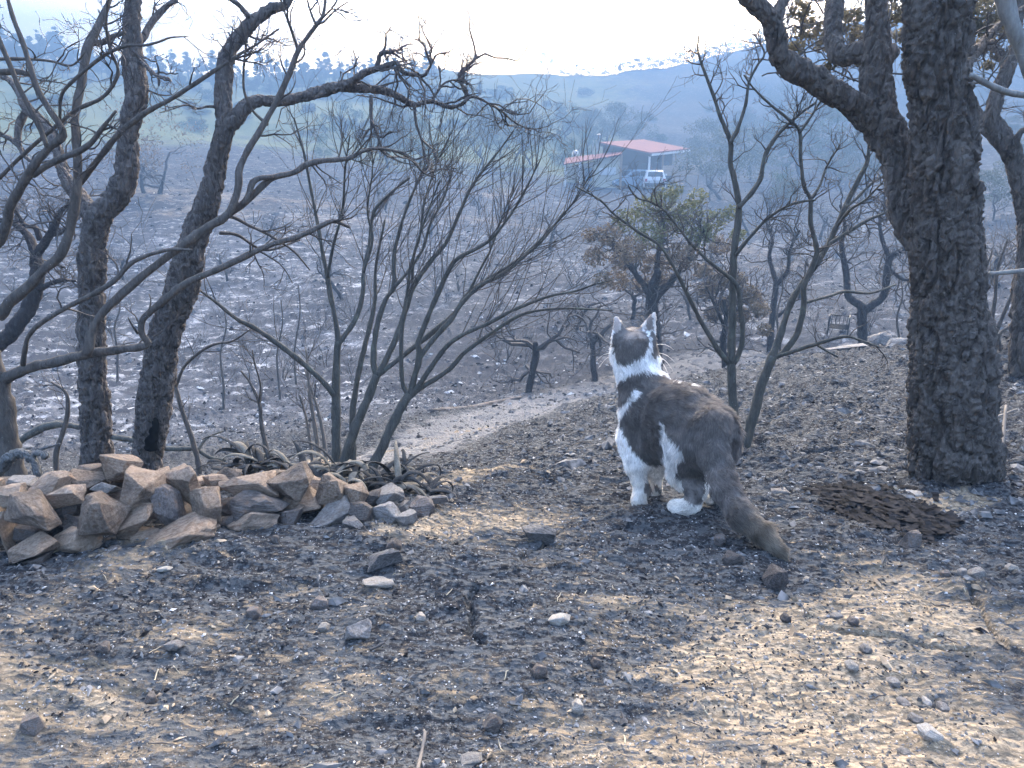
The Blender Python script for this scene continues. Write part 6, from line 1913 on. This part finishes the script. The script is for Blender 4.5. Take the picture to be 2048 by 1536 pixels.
# dish on the dark shed roof behind
p = Wp(1152, 308, 63)
dsh = empty('satellite_dish', p); tag(dsh, 'white satellite dish above the annex roof', 'dish')
v, q, tt = tube(np.array([(0, 0, 0), (-.04, -.05, .03), (-.07, -.09, .05)]), (.05, .24, .30), 16); MB().add(v, q, tt).build('reflector', M_WHITE, dsh, True)
v, q, tt = tube(np.array([(0, 0, 0), (.1, .2, -.5), (.1, .2, -3.2)]), (.03, .03, .03), 8); MB().add(v, q, tt).build('mast', M_GREYMETAL, dsh)

# ------------------------------------------------------------------ cars
def car(label, px, py, Y, rz, paint, length=4.0, width=1.72, height=1.50):
    g = Wp(px, py, Y); g[2] = Hs(g[0], g[1]) + .02
    root = empty('parked_car', g, rz); tag(root, label, 'car')
    def loft(st, name, mat, smooth_=True):
        # stations along y: (y, z_low, z_high, half width low, half width high)
        V, q = [], []
        m = 10
        for (y, z0, z1, w0, w1) in st:
            zz = [z0, z0 + (z1 - z0) * .12, z0 + (z1 - z0) * .55, z0 + (z1 - z0) * .92, z1]
            ww = [w0 * .93, w0, (w0 + w1) / 2 + .01, w1, w1 * .88]
            V += [(w, y, z) for w, z in zip(ww, zz)] + [(-w, y, z) for w, z in zip(reversed(ww), reversed(zz))]
        for i in range(len(st) - 1):
            for j in range(m):
                q.append((i * m + j, i * m + (j + 1) % m, (i + 1) * m + (j + 1) % m, (i + 1) * m + j))
        for e, rev in ((0, False), (len(st) - 1, True)):
            for j in range(4):
                f = (e * m + j, e * m + 9 - j, e * m + 8 - j, e * m + j + 1) if not rev else (e * m + j + 1, e * m + 8 - j, e * m + 9 - j, e * m + j)
                q.append(f)
        return MB().add(np.array(V) * (width / 1.72, length / 4.0, height / 1.5), q).build(name, mat, root, False)
    # y<0 is the rear
    body = loft([(-2.0, .34, .82, .74, .72), (-1.93, .26, .95, .80, .78), (-1.5, .20, .98, .85, .82), (-.6, .18, .98, .86, .83), (.5, .18, .96, .86, .83), (1.3, .20, .88, .85, .79), (1.8, .24, .76, .80, .72), (2.0, .32, .64, .70, .62)], 'body', paint)
    cab = loft([(-1.86, .94, 1.0, .76, .72), (-1.52, .94, 1.44, .77, .60), (-.9, .94, 1.50, .79, .62), (-.1, .94, 1.49, .79, .62), (.35, .94, 1.38, .79, .62), (1.05, .90, .94, .76, .68)], 'cabin', paint)
    def panel(name, pts, mat, parent=root):
        pts = np.array(pts, float) * (width / 1.72, length / 4.0, height / 1.5)
        n = np.cross(pts[1] - pts[0], pts[2] - pts[0]); n /= np.linalg.norm(n)
        mb = MB(); slab(mb, list(pts + n * .012), .02, -n); return mb.build(name, mat, parent)
    panel('rear_window', [(-.56, -1.80, 1.06), (.56, -1.80, 1.06), (.50, -1.57, 1.40), (-.50, -1.57, 1.40)], M_GLASS)
    panel('windscreen', [(.60, .97, 1.0), (-.60, .97, 1.0), (-.53, .44, 1.38), (.53, .44, 1.38)], M_GLASS)
    for s in (-1, 1):
        P = [(s * .79, -1.30, 1.02), (s * .79, -.35, 1.02), (s * .655, -.40, 1.40), (s * .655, -1.15, 1.40)]
        panel('side_window', P if s > 0 else P[::-1], M_GLASS)
        P = [(s * .79, -.28, 1.02), (s * .785, .68, 1.0), (s * .655, .26, 1.36), (s * .655, -.30, 1.40)]
        panel('side_window', P if s > 0 else P[::-1], M_GLASS)
        a0, a1 = sorted((s * .58, s * .74))
        MB().box(np.array((a0, -2.0, .68)) * (width / 1.72, length / 4, height / 1.5), np.array((a1, -1.90, .93)) * (width / 1.72, length / 4, height / 1.5)).build('tail_light', plain('tail_lamp', (.45, .03, .03), .3), root)
        a0, a1 = sorted((s * .45, s * .70))
        MB().box(np.array((a0, 1.86, .52)) * (width / 1.72, length / 4, height / 1.5), np.array((a1, 1.985, .66)) * (width / 1.72, length / 4, height / 1.5)).build('headlight', plain('head_lamp', (.7, .72, .75), .2), root)
        for yy in (-1.25, 1.25):
            c = np.array((s * .74 * width / 1.72, yy * length / 4, .30))
            v, q, tt = tube(np.array([c - (s * .10, 0, 0), c - (s * .09, 0, 0), c + (s * .07, 0, 0), c + (s * .09, 0, 0)]), (.25, .30, .30, .27), 20)
            wh_ = MB().add(v, q, tt).build('wheel', plain('tyre', (.02, .02, .02), .9), root)
            v, q, tt = tube(np.array([c + (s * .08, 0, 0), c + (s * .105, 0, 0)]), (.18, .16), 16); MB().add(v, q, tt).build('rim', M_GREYMETAL, wh_)
        v, q, tt = tube(np.array([(s * .84, .62, 1.02), (s * .98, .60, 1.06)]), (.07, .09), 8); MB().add(v, q, tt).build('mirror', paint, root)
    MB().box((-.74 * width / 1.72, -2.03 * length / 4, .34), (.74 * width / 1.72, -1.9 * length / 4, .58)).build('bumper', plain('dark_bumper', (.06, .06, .065), .6), root)
    MB().box((-.24, -2.015 * length / 4, .66), (.24, -1.95 * length / 4, .77)).build('number_plate', M_WHITE, root)
    return root
car('white hatchback parked with its rear toward us below the house porch', 1306, 376, 60, math.radians(-6), plain('white_car_paint', (.72, .73, .74), .25, .5, vary=.03), 3.9, 1.72, 1.45)
car('blue-grey car parked between the annex and the white hatchback', 1262, 371, 60.5, math.radians(115), plain('blue_car_paint', (.22, .32, .42), .25, .5, vary=.05), 3.9, 1.66, 1.35)

# burnt metal chair standing behind the crest
cg = Wp(1675, 668, 12.2); cz = Hs(cg[0], cg[1])
ch = empty('metal_chair', (cg[0], cg[1], cz), math.radians(-25)); tag(ch, 'burnt black metal chair frame standing beyond the crest of the slope', 'chair')
M_BLACKMETAL = plain('burnt_metal', (.02, .02, .02), .6, .4, .5)
ztop = Wp(1675, 636, 12.2)[2] - cz
def bar(name, pts, r, parent=ch):
    v, q, tt = tube(np.array(pts, float), np.full(len(pts), r), 8); return MB().add(v, q, tt).build(name, M_BLACKMETAL, parent, True)
w_ = .15; zs = ztop * .48
for sx in (-1, 1):
    bar('leg', [(sx * w_, -.16, 0), (sx * w_, -.15, zs)], .010)
    bar('leg', [(sx * w_, .17, 0), (sx * w_, .15, zs), (sx * w_, .20, ztop)], .010)
    bar('armrest', [(sx * w_, -.15, zs), (sx * w_, -.15, zs + .16), (sx * w_, .16, zs + .17)], .009)
for k in range(6): bar('seat_slat', [(-w_, -.15 + .06 * k, zs), (w_, -.15 + .06 * k, zs)], .007)
for k in range(5): bar('back_slat', [(-w_ + 2 * w_ * (k + .5) / 5, .155, zs), (-w_ + 2 * w_ * (k + .5) / 5, .198, ztop)], .006)
bar('back_rail', [(-w_, .20, ztop), (w_, .20, ztop)], .010)

# thin wisp of smoke still rising from the burnt ground
sg = Wp(1668, 572, 19.0)
t = NT('smoke_wisp')
vol = t.n('ShaderNodeVolumePrincipled')
vol.inputs['Color'].default_value = (0.72, 0.84, 1.0, 1)
vol.inputs['Anisotropy'].default_value = 0.2
n_ = t.noise(t.coord((1, 1, .5)), 3.2, 3, .6, .6)
t.l(t.math('MULTIPLY', t.ramp(n_, [(0.45, 0), (0.70, 1)]), 0.75), vol.inputs['Density'])
t.l(vol.outputs[0], t.out.inputs['Volume'])
P = np.array([(0, 0, 0), (.05, 0, .25), (.22, .1, .55), (.30, .1, .9), (.55, .2, 1.25), (.62, .2, 1.55)])
D = catmull(np.column_stack((P, (.06, .13, .20, .26, .24, .10))), 5)
v, q, tt = tube(D[:, :3], D[:, 3], 14)
sm = MB().add(v, q, tt).build('smoke', t.m)
sm.location = (sg[0], sg[1], Hs(sg[0], sg[1]))
setting(sm, 'stuff')
